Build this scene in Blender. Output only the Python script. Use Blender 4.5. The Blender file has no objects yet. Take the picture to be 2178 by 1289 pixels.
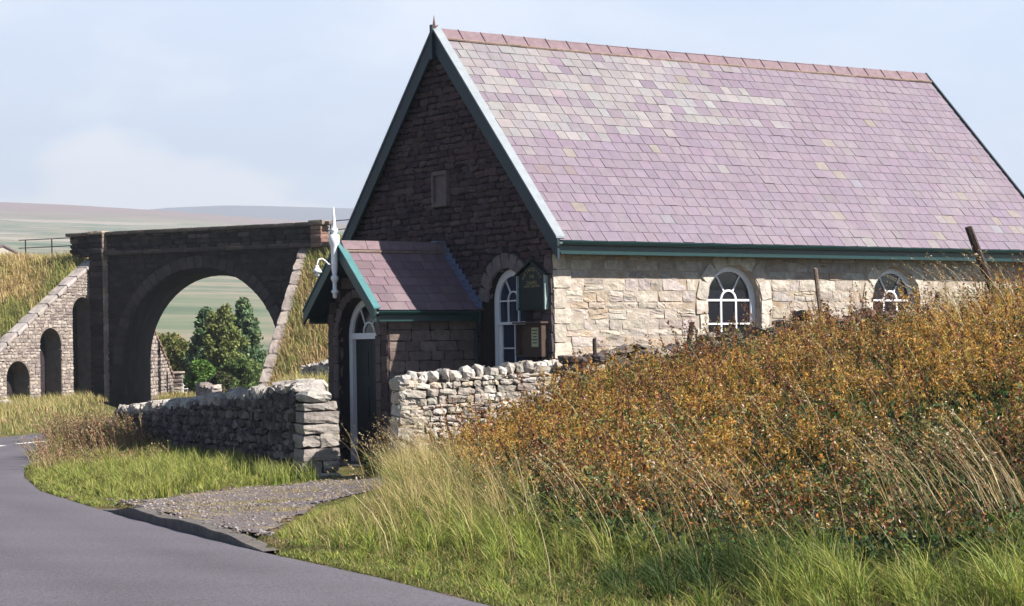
import bpy, bmesh, math, random
import numpy as np
from mathutils import Vector, Matrix
rng = np.random.default_rng(7); random.seed(7)
sc = bpy.context.scene
COL = sc.collection

# ------------------------------------------------------------------ camera
FPX, ROLL, HY, EYE = 4226.5, 0.0151, 736.7, 1.95
cam = bpy.data.cameras.new("camera"); camo = bpy.data.objects.new("camera", cam); COL.objects.link(camo)
cam.sensor_width = 36; cam.lens = 36*FPX/2178; cam.shift_y = (HY-644.5)/2178
cam.clip_start = .5; cam.clip_end = 20000
camo.location = (0, 0, EYE); camo.rotation_euler = (math.pi/2, ROLL, 0)
sc.camera = camo
# ------------------------------------------------------------------ world and sun
SUN = Vector((.704, -.275, .656)).normalized()
w = bpy.data.worlds.new("World"); sc.world = w; w.use_nodes = True
nt = w.node_tree; nt.nodes.clear(); N = nt.nodes.new; L = nt.links.new
out = N('ShaderNodeOutputWorld'); bg = N('ShaderNodeBackground'); L(bg.outputs[0], out.inputs[0])
sky = N('ShaderNodeTexSky'); sky.sky_type = 'NISHITA'; sky.sun_disc = False
sky.sun_elevation = math.asin(SUN.z); sky.sun_rotation = math.atan2(SUN.x, SUN.y)
sky.air_density = 0.7; sky.dust_density = 0.3; sky.ozone_density = 1.0
tc = N('ShaderNodeTexCoord'); sep = N('ShaderNodeSeparateXYZ'); L(tc.outputs['Generated'], sep.inputs[0])
# pale haze and thin cloud low over the fells to the north (+Y)
def mathn(op, a, b=None, clamp=False):
    m = N('ShaderNodeMath'); m.operation = op; m.use_clamp = clamp
    for i, v in enumerate((a, b)):
        if v is None: continue
        if isinstance(v, (int, float)): m.inputs[i].default_value = v
        else: L(v, m.inputs[i])
    return m.outputs[0]
def maprange(v, a, b, c, d):
    m = N('ShaderNodeMapRange'); m.interpolation_type = 'SMOOTHSTEP'
    L(v, m.inputs[0])
    for i, x in enumerate((a, b, c, d)): m.inputs[i+1].default_value = x
    return m.outputs[0]
hz = maprange(sep.outputs['Z'], 0.17, 0.30, 1, 0)
az = maprange(sep.outputs['Y'], 0.84, 0.95, 0, 1)
fac = mathn('MULTIPLY', hz, az)
mp = N('ShaderNodeMapping'); mp.inputs['Scale'].default_value = (1, 1, 2.6); L(tc.outputs['Generated'], mp.inputs[0])
nz = N('ShaderNodeTexNoise'); nz.inputs['Scale'].default_value = 6.5; nz.inputs['Detail'].default_value = 7; nz.inputs['Roughness'].default_value = .58
L(mp.outputs[0], nz.inputs['Vector'])
def blob(cx, cz, rx, rz_):
    a = mathn('POWER', mathn('DIVIDE', mathn('SUBTRACT', sep.outputs['X'], cx), rx), 2.0); b = mathn('POWER', mathn('DIVIDE', mathn('SUBTRACT', sep.outputs['Z'], cz), rz_), 2.0)
    return mathn('SUBTRACT', 1.0, mathn('ADD', a, b))
nn_ = mathn('MULTIPLY', mathn('SUBTRACT', nz.outputs['Fac'], .5), 4.5)
b_all = mathn('MAXIMUM', mathn('MAXIMUM', blob(-.195, .088, .040, .026), blob(-.150, .078, .045, .022)), blob(-.175, .055, .10, .026))
cl = maprange(mathn('ADD', b_all, nn_), -.3, .7, 0, 1)
thin = mathn('MULTIPLY', maprange(nz.outputs['Fac'], .40, .66, 0, 1), maprange(sep.outputs['X'], -.3, .2, .6, .22))
low_ = mathn('MULTIPLY', maprange(sep.outputs['Z'], .0, .13, .55, 0), maprange(sep.outputs['X'], -.3, .15, 1, .3))
cl = mathn('MAXIMUM', mathn('MAXIMUM', cl, thin), low_)
cm = N('ShaderNodeMix'); cm.data_type = 'RGBA'; L(cl, cm.inputs['Factor'])
base = N('ShaderNodeMix'); base.data_type = 'RGBA'
L(maprange(sep.outputs['X'], -.28, .28, 0, 1), base.inputs['Factor'])
base.inputs[6].default_value = (6.1, 7.15, 9.1, 1); base.inputs[7].default_value = (5.0, 6.2, 8.3, 1)
L(base.outputs[2], cm.inputs[6]); cm.inputs[7].default_value = (10.2, 10.0, 10.2, 1)
mx = N('ShaderNodeMix'); mx.data_type = 'RGBA'; L(fac, mx.inputs['Factor']); L(sky.outputs[0], mx.inputs[6]); L(cm.outputs[2], mx.inputs[7])
L(mx.outputs[2], bg.inputs['Color']); bg.inputs['Strength'].default_value = 0.05
sl = bpy.data.lights.new("sun", 'SUN'); sl.energy = 5.0; sl.angle = math.radians(.5); sl.color = (1, .93, .83)
so = bpy.data.objects.new("sun", sl); COL.objects.link(so); so.rotation_euler = SUN.to_track_quat('Z', 'Y').to_euler(); so.location = (20, -10, 30)
sc.view_settings.view_transform = 'Standard'; sc.view_settings.look = 'None'; sc.view_settings.gamma = 1; sc.view_settings.exposure = 1.4
sc.cycles.max_bounces = 4; sc.cycles.transparent_max_bounces = 8; sc.cycles.volume_bounces = 0

# ------------------------------------------------------------------ helpers
def ray(px, py):
    c, s = math.cos(ROLL), math.sin(ROLL); x, y = px-1089, py-HY
    return Vector(((c*x-s*y)/FPX, 1, -(s*x+c*y)/FPX))
def pix(px, py, F): d = ray(px, py); return Vector((d.x*F, F, EYE+d.z*F))
def hit(px, py, p, n):
    d = ray(px, py); o = Vector((0, 0, EYE)); t = (Vector(p)-o).dot(Vector(n))/d.dot(Vector(n)); return o+d*t
def tag(o, label=None, cat=None, group=None, kind=None):
    for k, v in (('label', label), ('category', cat), ('group', group), ('kind', kind)):
        if v: o[k] = v
    return o
def empty(name, loc, rz=0, **kw):
    o = bpy.data.objects.new(name, None); COL.objects.link(o); o.location = loc; o.rotation_euler = (0, 0, rz); return tag(o, **kw)
def link(name, me, mat, parent=None, loc=None):
    o = bpy.data.objects.new(name, me); COL.objects.link(o)
    if mat: me.materials.append(mat)
    if parent: o.parent = parent
    if loc: o.location = loc
    return o
def mk(name, V, Fc, mat, parent=None, cols=None, smooth=False, loc=None):
    """V (n,3); Fc (m,k) index array or list of tuples; cols per vertex (n,3)"""
    me = bpy.data.meshes.new(name)
    V = np.asarray(V, np.float32)
    if loc is not None: V = V-np.asarray(loc, np.float32)
    if isinstance(Fc, np.ndarray):
        m, k = Fc.shape
        me.vertices.add(len(V)); me.vertices.foreach_set('co', V.ravel())
        me.loops.add(m*k); me.loops.foreach_set('vertex_index', Fc.astype(np.int32).ravel())
        me.polygons.add(m); me.polygons.foreach_set('loop_start', np.arange(0, m*k, k, dtype=np.int32))
        me.polygons.foreach_set('loop_total', np.full(m, k, np.int32))
        me.update(calc_edges=True)
    else:
        me.from_pydata([tuple(v) for v in V.tolist()], [], Fc); me.update()
    if cols is not None:
        a = me.color_attributes.new('Col', 'FLOAT_COLOR', 'POINT')
        c4 = np.ones((len(V), 4), np.float32); c4[:, :3] = cols; a.data.foreach_set('color', c4.ravel())
    me.validate(); me.polygons.foreach_set('use_smooth', np.full(len(me.polygons), bool(smooth)))
    return link(name, me, mat, parent, tuple(loc) if loc is not None else None)

def mat(name, col=(.5, .5, .5), rough=.9, var=.25, scale=6, bump=.2, bscale=30, attr=False, spec=.3, col2=None, c2s=1.2, c2r=(.5, .65), metal=0, bdist=.02, trans=0):
    m = bpy.data.materials.new(name); m.use_nodes = True; t = m.node_tree; n = t.nodes.new; l = t.links.new
    b = t.nodes['Principled BSDF']; b.inputs['Roughness'].default_value = rough; b.inputs['Specular IOR Level'].default_value = spec; b.inputs['Metallic'].default_value = metal
    tcx = n('ShaderNodeTexCoord')
    if attr:
        a = n('ShaderNodeAttribute'); a.attribute_name = 'Col'; c = a.outputs['Color']
    else:
        a = n('ShaderNodeRGB'); a.outputs[0].default_value = (*col, 1); c = a.outputs[0]
    if col2:
        z = n('ShaderNodeTexNoise'); z.inputs['Scale'].default_value = c2s; z.inputs['Detail'].default_value = 5; l(tcx.outputs['Object'], z.inputs['Vector'])
        r = n('ShaderNodeMapRange'); l(z.outputs['Fac'], r.inputs[0]); r.inputs[1].default_value = c2r[0]; r.inputs[2].default_value = c2r[1]
        x = n('ShaderNodeMix'); x.data_type = 'RGBA'; l(r.outputs[0], x.inputs['Factor']); l(c, x.inputs[6]); x.inputs[7].default_value = (*col2, 1); c = x.outputs[2]
    if var:
        z = n('ShaderNodeTexNoise'); z.inputs['Scale'].default_value = scale; z.inputs['Detail'].default_value = 6; z.inputs['Roughness'].default_value = .65; l(tcx.outputs['Object'], z.inputs['Vector'])
        r = n('ShaderNodeMapRange'); l(z.outputs['Fac'], r.inputs[0]); r.inputs[1].default_value = .3; r.inputs[2].default_value = .7; r.inputs[3].default_value = 1-var; r.inputs[4].default_value = 1+var
        x = n('ShaderNodeVectorMath'); x.operation = 'SCALE'; l(c, x.inputs[0]); l(r.outputs[0], x.inputs['Scale']); c = x.outputs[0]
    l(c, b.inputs['Base Color'])
    if bump:
        z = n('ShaderNodeTexNoise'); z.inputs['Scale'].default_value = bscale; z.inputs['Detail'].default_value = 5; l(tcx.outputs['Object'], z.inputs['Vector'])
        q = n('ShaderNodeBump'); q.inputs['Strength'].default_value = bump; q.inputs['Distance'].default_value = bdist; l(z.outputs['Fac'], q.inputs['Height']); l(q.outputs[0], b.inputs['Normal'])
    if trans:
        tr = n('ShaderNodeBsdfTranslucent'); l(c, tr.inputs['Color']); ms = n('ShaderNodeMixShader'); ms.inputs[0].default_value = trans
        l(b.outputs[0], ms.inputs[1]); l(tr.outputs[0], ms.inputs[2]); l(ms.outputs[0], t.nodes['Material Output'].inputs['Surface'])
    return m
MT = dict(
    road=mat('asphalt', attr=True, rough=.85, var=.5, scale=46, bump=.9, bscale=70, spec=.4, bdist=.006),
    linew=mat('line_paint', (.75, .75, .74), .8, .25, 14, .2, 60),
    soil=mat('soil_turf', (.085, .085, .03), 1, .5, 14, .9, 45, col2=(.15, .11, .06), c2s=2.2, spec=.1, bdist=.04),
    turf=mat('turf_bank', (.17, .15, .045), 1, .4, .9, .6, 3, col2=(.29, .21, .085), c2s=.35, c2r=(.45, .6), spec=.1, bdist=.15),
    gravel=mat('gravel', (.12, .104, .106), 1, .5, 22, .9, 60, col2=(.19, .15, .09), c2s=2.2, c2r=(.48, .62)),
    kerb=mat('kerb_stone', (.11, .098, .092), .95, .3, 9, .4, 40),
    stone=mat('stone', attr=True, rough=.95, var=.28, scale=9, bump=.6, bscale=22, spec=.15, bdist=.03),
    stonef=mat('stone_far', attr=True, rough=.95, var=.3, scale=2.2, bump=.5, bscale=5, spec=.1, bdist=.05),
    mortar=mat('lime_mortar', (.33, .285, .24), 1, .25, 5, .5, 25, col2=(.27, .20, .14), c2s=2),
    mortard=mat('sooty_mortar', (.016, .011, .015), 1, .3, 5, .5, 25),  # mortar colour darkened for the shaded gable, porch and rear walls
    bridge=mat('sooty_stone', (.030, .024, .028), 1, .35, 1.5, .8, 6, col2=(.045, .036, .036), c2s=.7, spec=.1, bdist=.08),  # soot, with the shade of the bridge face added to the colour
    slate=mat('slate', attr=True, rough=.62, var=.12, scale=7, bump=.12, bscale=30, spec=.35, bdist=.008, col2=(.20, .182, .188), c2s=.9, c2r=(.52, .95)),
    under=mat('roof_underlay', (.05, .03, .03), 1, .2, 5, 0),
    ridge=mat('ridge_tile', (.165, .118, .135), .8, .22, 9, .3, 40),
    ridgem=mat('ridge_mortar', (.19, .14, .12), 1, .3, 12, .3, 40),
    green=mat('green_paint', (.008, .036, .038), .35, .12, 10, .1, 60, spec=.5),
    navy=mat('dark_bargeboard_paint', (.012, .026, .038), .5, .18, 6, .1, 50, spec=.4),
    verge=mat('verge_lead', (.225, .255, .285), .6, .12, 6, .1, 30),
    teal=mat('teal_paint', (.065, .17, .185), .5, .15, 8, .1, 60),
    sign=mat('sign_paint', (.006, .018, .02), .5, .1, 8, .05, 60),  # board green darkened in colour for its shaded front
    cheek=mat('pale_green_paint', (.24, .32, .31), .5, .15, 8, .1, 60),  # board sides coloured paler for the sun on them
    white=mat('white_paint', (.74, .75, .8), .45, .06, 10, .05, 60, spec=.4),
    glass=mat('window_glass', (.012, .013, .02), .12, .1, 2, 0, spec=.5),
    bluegl=mat('window_glass_blind', (.02, .028, .06), .2, .2, 2, 0, spec=.5),
    door=mat('door_paint', (.012, .018, .022), .5, .2, 6, .1, 40),
    wood=mat('weathered_wood', (.15, .115, .09), .9, .4, 12, .6, 40, bdist=.02),
    dwood=mat('dark_wood', (.045, .03, .025), .9, .4, 12, .6, 40, bdist=.02),
    bwood=mat('brown_board', (.065, .04, .032), .7, .25, 8, .2, 40),
    paper=mat('paper_notice', (.45, .46, .30), .9, .1, 10, 0),
    goldp=mat('gold_lettering', (.30, .25, .12), .6, .1, 10, 0),
    rust=mat('rusty_iron', (.12, .05, .035), .9, .4, 20, .4, 60),
    iron=mat('dark_iron', (.05, .055, .06), .6, .2, 10, .1, 40),
    drain=mat('rusty_cover', (.13, .075, .065), .9, .3, 14, .5, 60),
    lead=mat('lead_flashing', (.12, .15, .24), .5, .2, 8, .2, 30),
    grass=mat('grass_blades', attr=True, rough=.6, var=0, bump=0, spec=.25, trans=.3),
    leaf=mat('leaves', attr=True, rough=.7, var=0, bump=0, spec=.2, trans=.25),
    bark=mat('bark', (.11, .085, .065), .95, .4, 8, .6, 30),
    lime=mat('limewash', (.42, .38, .33), .9, .15, 3, .2, 20),
)
def box(bm, c, h, R=None):
    vs = []
    for sx in (-1, 1):
        for sy in (-1, 1):
            for sz in (-1, 1):
                p = Vector((sx*h[0], sy*h[1], sz*h[2]))
                if R: p = R@p
                vs.append(bm.verts.new(p+Vector(c)))
    for f in ((0, 1, 3, 2), (4, 6, 7, 5), (0, 4, 5, 1), (2, 3, 7, 6), (0, 2, 6, 4), (1, 5, 7, 3)): bm.faces.new([vs[i] for i in f])
def bobj(name, bm, m, parent=None, bevel=0, smooth=False):
    if bevel: bmesh.ops.bevel(bm, geom=bm.edges[:], offset=bevel, segments=1, affect='EDGES', clamp_overlap=True)
    bmesh.ops.recalc_face_normals(bm, faces=bm.faces)
    me = bpy.data.meshes.new(name); bm.to_mesh(me); bm.free()
    if smooth: me.polygons.foreach_set('use_smooth', np.ones(len(me.polygons), bool))
    return link(name, me, m, parent)
def tube(bm, pts, rad, n=8, cap=True):
    rings = []
    pts = [Vector(p) for p in pts]
    for i, p in enumerate(pts):
        d = (pts[min(i+1, len(pts)-1)]-pts[max(i-1, 0)]).normalized()
        a = d.orthogonal().normalized() if i == 0 else (a-d*a.dot(d)).normalized()
        b = d.cross(a); r = rad[i] if hasattr(rad, '__len__') else rad
        rings.append([bm.verts.new(p+(a*math.cos(t)+b*math.sin(t))*r) for t in [2*math.pi*k/n for k in range(n)]])
    for r0, r1 in zip(rings, rings[1:]):
        for k in range(n): bm.faces.new((r0[k], r0[(k+1) % n], r1[(k+1) % n], r1[k]))
    if cap: bm.faces.new(rings[0][::-1]); bm.faces.new(rings[-1])
def prism(bm, poly, fn, d0, d1):
    """extrude a 2D polygon between depth d0 and d1; fn(u,v,d)->3D"""
    a = [bm.verts.new(fn(u, v, d0)) for u, v in poly]; b = [bm.verts.new(fn(u, v, d1)) for u, v in poly]
    bm.faces.new(a); bm.faces.new(b[::-1])
    for i in range(len(poly)):
        j = (i+1) % len(poly); bm.faces.new((a[i], b[i], b[j], a[j]))
# stones -------------------------------------------------------------
def cube_template(n):
    idx = {}; V = []; F = []
    def vid(p):
        if p not in idx: idx[p] = len(V); V.append([2*q/n-1 for q in p])
        return idx[p]
    for ax in range(3):
        for s in (0, n):
            for i in range(n):
                for j in range(n):
                    q = []
                    for di, dj in ((0, 0), (1, 0), (1, 1), (0, 1)):
                        p = [0, 0, 0]; p[ax] = s; p[(ax+1) % 3] = i+di; p[(ax+2) % 3] = j+dj; q.append(vid(tuple(p)))
                    F.append(q if s else q[::-1])
    return np.array(V), np.array(F)
T3, T2 = cube_template(3), cube_template(2)
class Stones:
    def __init__(s): s.c = []; s.h = []; s.B = []; s.col = []; s.amp = []; s.p = []
    def add(s, c, h, B, col, amp=.01, p=7): s.c.append(c); s.h.append(h); s.B.append(B); s.col.append(col); s.amp.append(amp); s.p.append(p)
    def build(s, name, m, parent=None, T=T3, smooth=False, loc=None):
        t, f = T; n = len(s.c); c = np.array(s.c); h = np.array(s.h); B = np.array(s.B); col = np.array(s.col); amp = np.array(s.amp)[:, None, None]; p = np.array(s.p)[:, None, None]
        u = t[None]/(np.abs(t[None])**p).sum(2, keepdims=True)**(1/p)
        ph = rng.uniform(0, 6.28, (n, 1, 3)); k = rng.normal(0, 1.5, (n, 3, 3))
        arg = np.einsum('vj,njk->nvk', t, k)+ph
        loc_ = u*h[:, None, :]*1.02+amp*np.sin(arg)+amp*.5*rng.normal(0, 1, (n, len(t), 3))
        V = np.einsum('nvj,njk->nvk', loc_, B)+c[:, None, :]
        F = f[None]+(np.arange(n)*len(t))[:, None, None]
        return mk(name, V.reshape(-1, 3), F.reshape(-1, 4), m, parent, np.repeat(col, len(t), 0), smooth, loc)
def basis(u, n=None):
    """rows: along, depth, up"""
    u = Vector(u).normalized(); z = Vector((0, 0, 1)); d = z.cross(u)
    return np.array([u, d, z])
def rotB(B, a):
    c, s = math.cos(a), math.sin(a); return np.array([B[0]*c+B[2]*s, B[1], -B[0]*s+B[2]*c])
def pick(pal, jit=.12):
    c = np.array(random.choice(pal))*(1+random.uniform(-jit, jit)); return np.clip(c*(1+rng.normal(0, .012, 3)), .01, .9)
def lay(S, z0, z1, hr, lr, intervals, place, B, pal, depth=.06, amp=.008, gap=.006, p=7, jd=.008, rot=.01, small=None):
    z = z0
    while z < z1-.02:
        h = min(random.uniform(*hr), z1-z)
        if z1-z-h < hr[0]*.6: h = z1-z
        for ua, ub in intervals(z, z+h):
            u = ua
            while u < ub-.015:
                l = random.uniform(*lr)*(1 if h > sum(hr)*.4 else .8)
                if ub-u-l < lr[0]*.7: l = ub-u
                sub = [(z, h)]
                if small and h > small and random.random() < .3: sub = [(z, h*.5), (z+h*.5, h*.5)]
                for zz, hh in sub:
                    S.add(place(u+l/2, zz+hh/2, random.uniform(-jd, jd)), (max(l/2-gap, .008), depth, max(hh/2-gap, .008)), rotB(B, random.uniform(-rot, rot)), pick(pal), amp, p)
                u += l
        z += h
def panel(bm, outer, holes, fn, rd=0, d=0):
    """planar wall with holes, reveals of depth rd"""
    es = []
    loops = []
    for lp in [outer]+holes:
        vs = [bm.verts.new(fn(u, v, d)) for u, v in lp]; loops.append(vs)
        for i in range(len(vs)): es.append(bm.edges.new((vs[i], vs[(i+1) % len(vs)])))
    bmesh.ops.triangle_fill(bm, edges=es, use_beauty=True)
    for lp, vs in zip(holes, loops[1:]):
        b = [bm.verts.new(fn(u, v, d+rd)) for u, v in lp]
        for i in range(len(vs)): j = (i+1) % len(vs); bm.faces.new((vs[i], vs[j], b[j], b[i]))
def arch(cx, r, zs, zb, n=16):
    return [(cx-r, zb)]+[(cx-r*math.cos(math.pi*i/n), zs+r*math.sin(math.pi*i/n)) for i in range(n+1)]+[(cx+r, zb)]
def halfw(cx, r, zs, zb, za, zc):
    """max half width of an arched opening over the band za..zc, or None"""
    if zc <= zb or za >= zs+r: return None
    zz = max(za, zb)
    return r if zz <= zs else math.sqrt(max(r*r-(zz-zs)**2, 0))
def cut(iv, ops, za, zc, pad):
    for cx, r, zs, zb in ops:
        hw = halfw(cx, r+pad, zs, zb-(pad*.0), za, zc)
        if hw is None: continue
        n = []
        for a, b in iv:
            if cx-hw > a: n.append((a, min(b, cx-hw)))
            if cx+hw < b: n.append((max(a, cx+hw), b))
        iv = [q for q in n if q[1]-q[0] > .03]
    return iv
def ring_stones(S, cx, r, w, zs, n, place, B, pal, depth=.065, amp=.006, jd=.006, a0=0, a1=math.pi):
    for i in range(n):
        a = a0+(a1-a0)*(i+.5)/n; rr = r+w/2
        S.add(place(cx+rr*math.cos(a), zs+rr*math.sin(a), random.uniform(-jd, jd)), (w/2-.004, depth, (a1-a0)*rr/n/2-.005), rotB(B, a), pick(pal, .1), amp, 9)
# vegetation ----------------------------------------------------------
def blades(P, H, W, lean, az, col, tip=None, segs=3, curve=2.0, face=None):
    n = len(P); t = np.linspace(0, 1, segs+1)
    fa = rng.uniform(0, math.pi, n) if face is None else face
    side = np.stack([np.cos(fa), np.sin(fa), np.zeros(n)], 1)
    ld = np.stack([np.cos(az), np.sin(az), np.zeros(n)], 1)
    V = np.zeros((n, 2*segs+1, 3)); C = np.zeros((n, 2*segs+1, 3))
    if tip is None: tip = col
    for k in range(segs+1):
        c = P+ld*(lean*H*t[k]**curve)[:, None]; c = c.copy(); c[:, 2] += H*t[k]*(1-.35*lean*t[k])
        cc = col*(1-t[k])+tip*t[k]
        if k < segs:
            wd = (W*(1-.75*t[k]**1.5)/2)[:, None]
            V[:, 2*k] = c-side*wd; V[:, 2*k+1] = c+side*wd; C[:, 2*k] = cc; C[:, 2*k+1] = cc
        else: V[:, 2*k] = c; C[:, 2*k] = cc
    q = []
    for k in range(segs-1): q += [[2*k, 2*k+1, 2*k+3], [2*k, 2*k+3, 2*k+2]]
    q.append([2*segs-2, 2*segs-1, 2*segs])
    F = np.array(q)[None]+(np.arange(n)*(2*segs+1))[:, None, None]
    return V.reshape(-1, 3), F.reshape(-1, 3), C.reshape(-1, 3)
def flecks(P, s, col, asp=1.6, upbias=.0):
    n = len(P); a = rng.normal(0, 1, (n, 3)); a[:, 2] += upbias; a /= np.linalg.norm(a, axis=1)[:, None]
    b = np.cross(a, rng.normal(0, 1, (n, 3))); b /= np.linalg.norm(b, axis=1)[:, None]
    s = np.asarray(s)[:, None]; V = np.stack([P-a*s*asp/2, P+b*s/2, P+a*s*asp/2, P-b*s/2], 1)
    V = V+rng.normal(0, .12, V.shape)*s[:, :, None]
    q = np.array([[0, 1, 2], [0, 2, 3]]); F = q[None]+(np.arange(n)*4)[:, None, None]
    return V.reshape(-1, 3), F.reshape(-1, 3), np.repeat(col, 4, 0)
def join(*parts):
    V = []; F = []; C = []; o = 0
    for v, f, c in parts: V.append(v); F.append(f+o); C.append(c); o += len(v)
    return np.concatenate(V), np.concatenate(F), np.concatenate(C)
def pal(cols, wts, n, jit=.18):
    c = np.array(cols)[rng.choice(len(cols), n, p=np.array(wts)/sum(wts))]
    return np.clip(c*(1+rng.normal(0, jit, (n, 1)))*(1+rng.normal(0, .05, (n, 3))), .004, .8)
def vnoise(x, y, s, seed=0):
    r = np.random.default_rng(seed); z = 0
    for k in range(5):
        a = r.uniform(0, 6.28); f = s*r.uniform(.6, 1.9); z = z+np.sin(x*f*math.cos(a)+y*f*math.sin(a)+r.uniform(0, 6.28))
    return z/5

# ------------------------------------------------------------------ terrain
YR = np.array([3, 5.5, 9.3, 12.4, 14.3, 16.6, 22.1, 26, 29.8, 33.5, 38, 43, 48, 54, 62, 72, 80, 86, 95.])
XR = np.array([4.2, 3, 1.2, -.16, -1.01, -2.17, -4.6, -6.2, -7.35, -8.25, -8.8, -8.55, -8.1, -7.7, -8.3, -9.6, -10.2, -10.2, -9.])
def xr(Y): return np.interp(Y, YR, XR)
def csl(Y): d = (xr(Y+1)-xr(Y-1))/2; return 1/np.sqrt(1+d*d)
def xl(Y): return xr(Y)-5.25/csl(Y)
def zroad(Y): return .5-.0135*np.minimum(Y, 80)
CT = np.array([(-2.2, 30.5, -.02), (-3.2, 24, .12), (-2.6, 28, .03), (-3.8, 20, .26), (-5, 27, .12), (-6, 33, .0), (-8, 38, -.05), (-4, 30, .04), (-3.2, 33, .02),
 (.5, 14, .3), (1.5, 12.5, .35), (3, 13.5, .42), (-.5, 17, .30), (-1.3, 20, .28), (-2.2, 24, .14), (-1.6, 25.5, .15), (-1.7, 28.6, .04),
 (-.3, 15, .3), (-.4, 20, .42), (-.4, 25, .5), (-.8, 28.6, .3), (-.1, 29.2, .62), (.5, 29.3, .95), (1.5, 29.6, 1.3), (2.9, 30.8, 1.52), (4.5, 31.8, 1.62), (6.3, 32.4, 1.80), (7.6, 30.5, 2.35), (9, 33, 2.6), (11, 34.5, 2.7),
 (.75, 15, .36), (.95, 18, .5), (1.05, 21, .78), (1.25, 25, 1.05), (2.2, 15, .42), (2.6, 17.5, .72), (2.9, 20, 1.12), (3.6, 25, 1.52), (3.9, 15, .5), (4.4, 17.5, 1.1), (5.1, 20, 1.6), (5.3, 26, 1.68), (6.6, 25, 2.02), (8, 20, 2.1), (10, 25, 2.4),
 (3.2, 12, .4), (4.5, 12.5, .5), (6, 34.6, 1.3), (2, 32, .9), (10, 37, 1.6), (3, 40, .3), (0, 36, .2), (-6, 40, -.0), (-5, 45, .3), (-7, 44, .0), (-7, 55, .8), (-6, 60, .85), (-4, 50, .7), (-7, 68, .8), (-3, 66, 1.0), (4, 60, 1.0),
 (-13, 34, .1), (-12, 26, .2), (-14.5, 45, .1), (-16, 55, .05), (-17, 66, .0), (-19, 76, .05), (-24, 80, .0), (-14, 90, -.15), (-12, 100, -.1), (-20, 105, -.2), (-5, 105, 0.), (-30, 60, .3), (8, 14, 1.0), (12, 60, 1.5), (12, 90, .5)])
def _tps():
    P = CT[:, :2]/10; n = len(P); d = np.linalg.norm(P[:, None]-P[None], axis=2); K = np.where(d > 0, d*d*np.log(d+1e-12), 0)+np.eye(n)*.004
    A = np.zeros((n+3, n+3)); A[:n, :n] = K; A[:n, n] = 1; A[:n, n+1:] = P; A[n:, :n] = A[:n, n:].T
    return P, np.linalg.solve(A, np.concatenate([CT[:, 2], np.zeros(3)]))
_P, _W = _tps()
def rbf(X, Y):
    q = np.stack([np.clip(X, -30, 13), np.clip(Y, 9, 105)], -1)/10; sh = q.shape[:-1]; q = q.reshape(-1, 2); o = np.zeros(len(q))
    for i in range(0, len(q), 20000):
        s = q[i:i+20000]; d = np.linalg.norm(s[:, None]-_P[None], axis=2); o[i:i+20000] = np.where(d > 0, d*d*np.log(d+1e-12), 0)@_W[:-3]+_W[-3]+s@_W[-2:]
    return o.reshape(sh)
def gz(X, Y, raw=False):
    X = np.asarray(X, float); Y = np.asarray(Y, float)
    g = rbf(X, Y)+.03*vnoise(X, Y, 2.2, 3)
    e = np.maximum((X-xr(Y))*csl(Y), (xl(Y)-X)*csl(Y))
    e = np.where(Y > 92, np.maximum(e, (Y-92)), e)
    kz = (Y > 16.3) & (Y < 22.4) & (X > xr(Y)-.5)
    kerb = np.where(kz, .085, .012); e = e if raw else np.where(kz & (e < .18), e-.2, e)
    t = np.clip(e/1.3, 0, 1); t = t*t*(3-2*t)
    z = np.where(e < 0, zroad(Y)-.08, (zroad(Y)+kerb)*(1-t)+g*t)
    far = np.clip((Y-110)/60, 0, 1)
    return z*(1-far)+far*(-1.5)
xs = np.unique(np.round(np.concatenate([np.arange(-15, 12, .16), np.geomspace(12, 3000, 40), -np.geomspace(15, 3000, 40)]), 3))
ys = np.unique(np.round(np.concatenate([np.arange(2, 46, .18), np.arange(46, 110, .7), np.geomspace(110, 3200, 40), [-200, -40, -5]]), 3))
GX, GY = np.meshgrid(xs, ys); GZ = gz(GX, GY)
def gridfaces(ny, nx):
    i = np.arange(ny-1)[:, None]*nx+np.arange(nx-1)[None]; return np.stack([i, i+1, i+nx+1, i+nx], -1).reshape(-1, 4)
tag(mk('ground', np.stack([GX, GY, GZ], -1).reshape(-1, 3), gridfaces(len(ys), len(xs)), MT['soil'], smooth=True), kind='structure')
# road
yr_ = np.concatenate([np.arange(3, 60, .25), np.arange(60, 94, 1.)]); V = []
for y in yr_:
    a, b = float(xl(y)), float(xr(y))
    for k in range(41): t = k/40; V.append((a+(b-a)*t, y, float(zroad(y))+.03*(1-(2*t-1)**2)+(.004 if 0 < k < 40 else -.0)))
V = np.array(V); tt = np.tile(np.arange(41)/40, len(yr_)); trk = sum(np.exp(-((tt-c)/.045)**2) for c in (.14, .38, .62, .86))
cr_ = np.array([.092, .084, .102])*(1-.10*trk+.12*vnoise(V[:, 0]*1.6, V[:, 1]*.55, 1, 95)+.10*vnoise(V[:, 0], V[:, 1], 3, 96)+.06*np.exp(-(tt/.03)**2)+.10*np.exp(-((1-tt)/.025)**2))[:, None]
tag(mk('road', V, gridfaces(len(yr_), 41), MT['road'], cols=cr_, smooth=True), kind='structure')
bm = bmesh.new()     # thin dark line across the road
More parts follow.
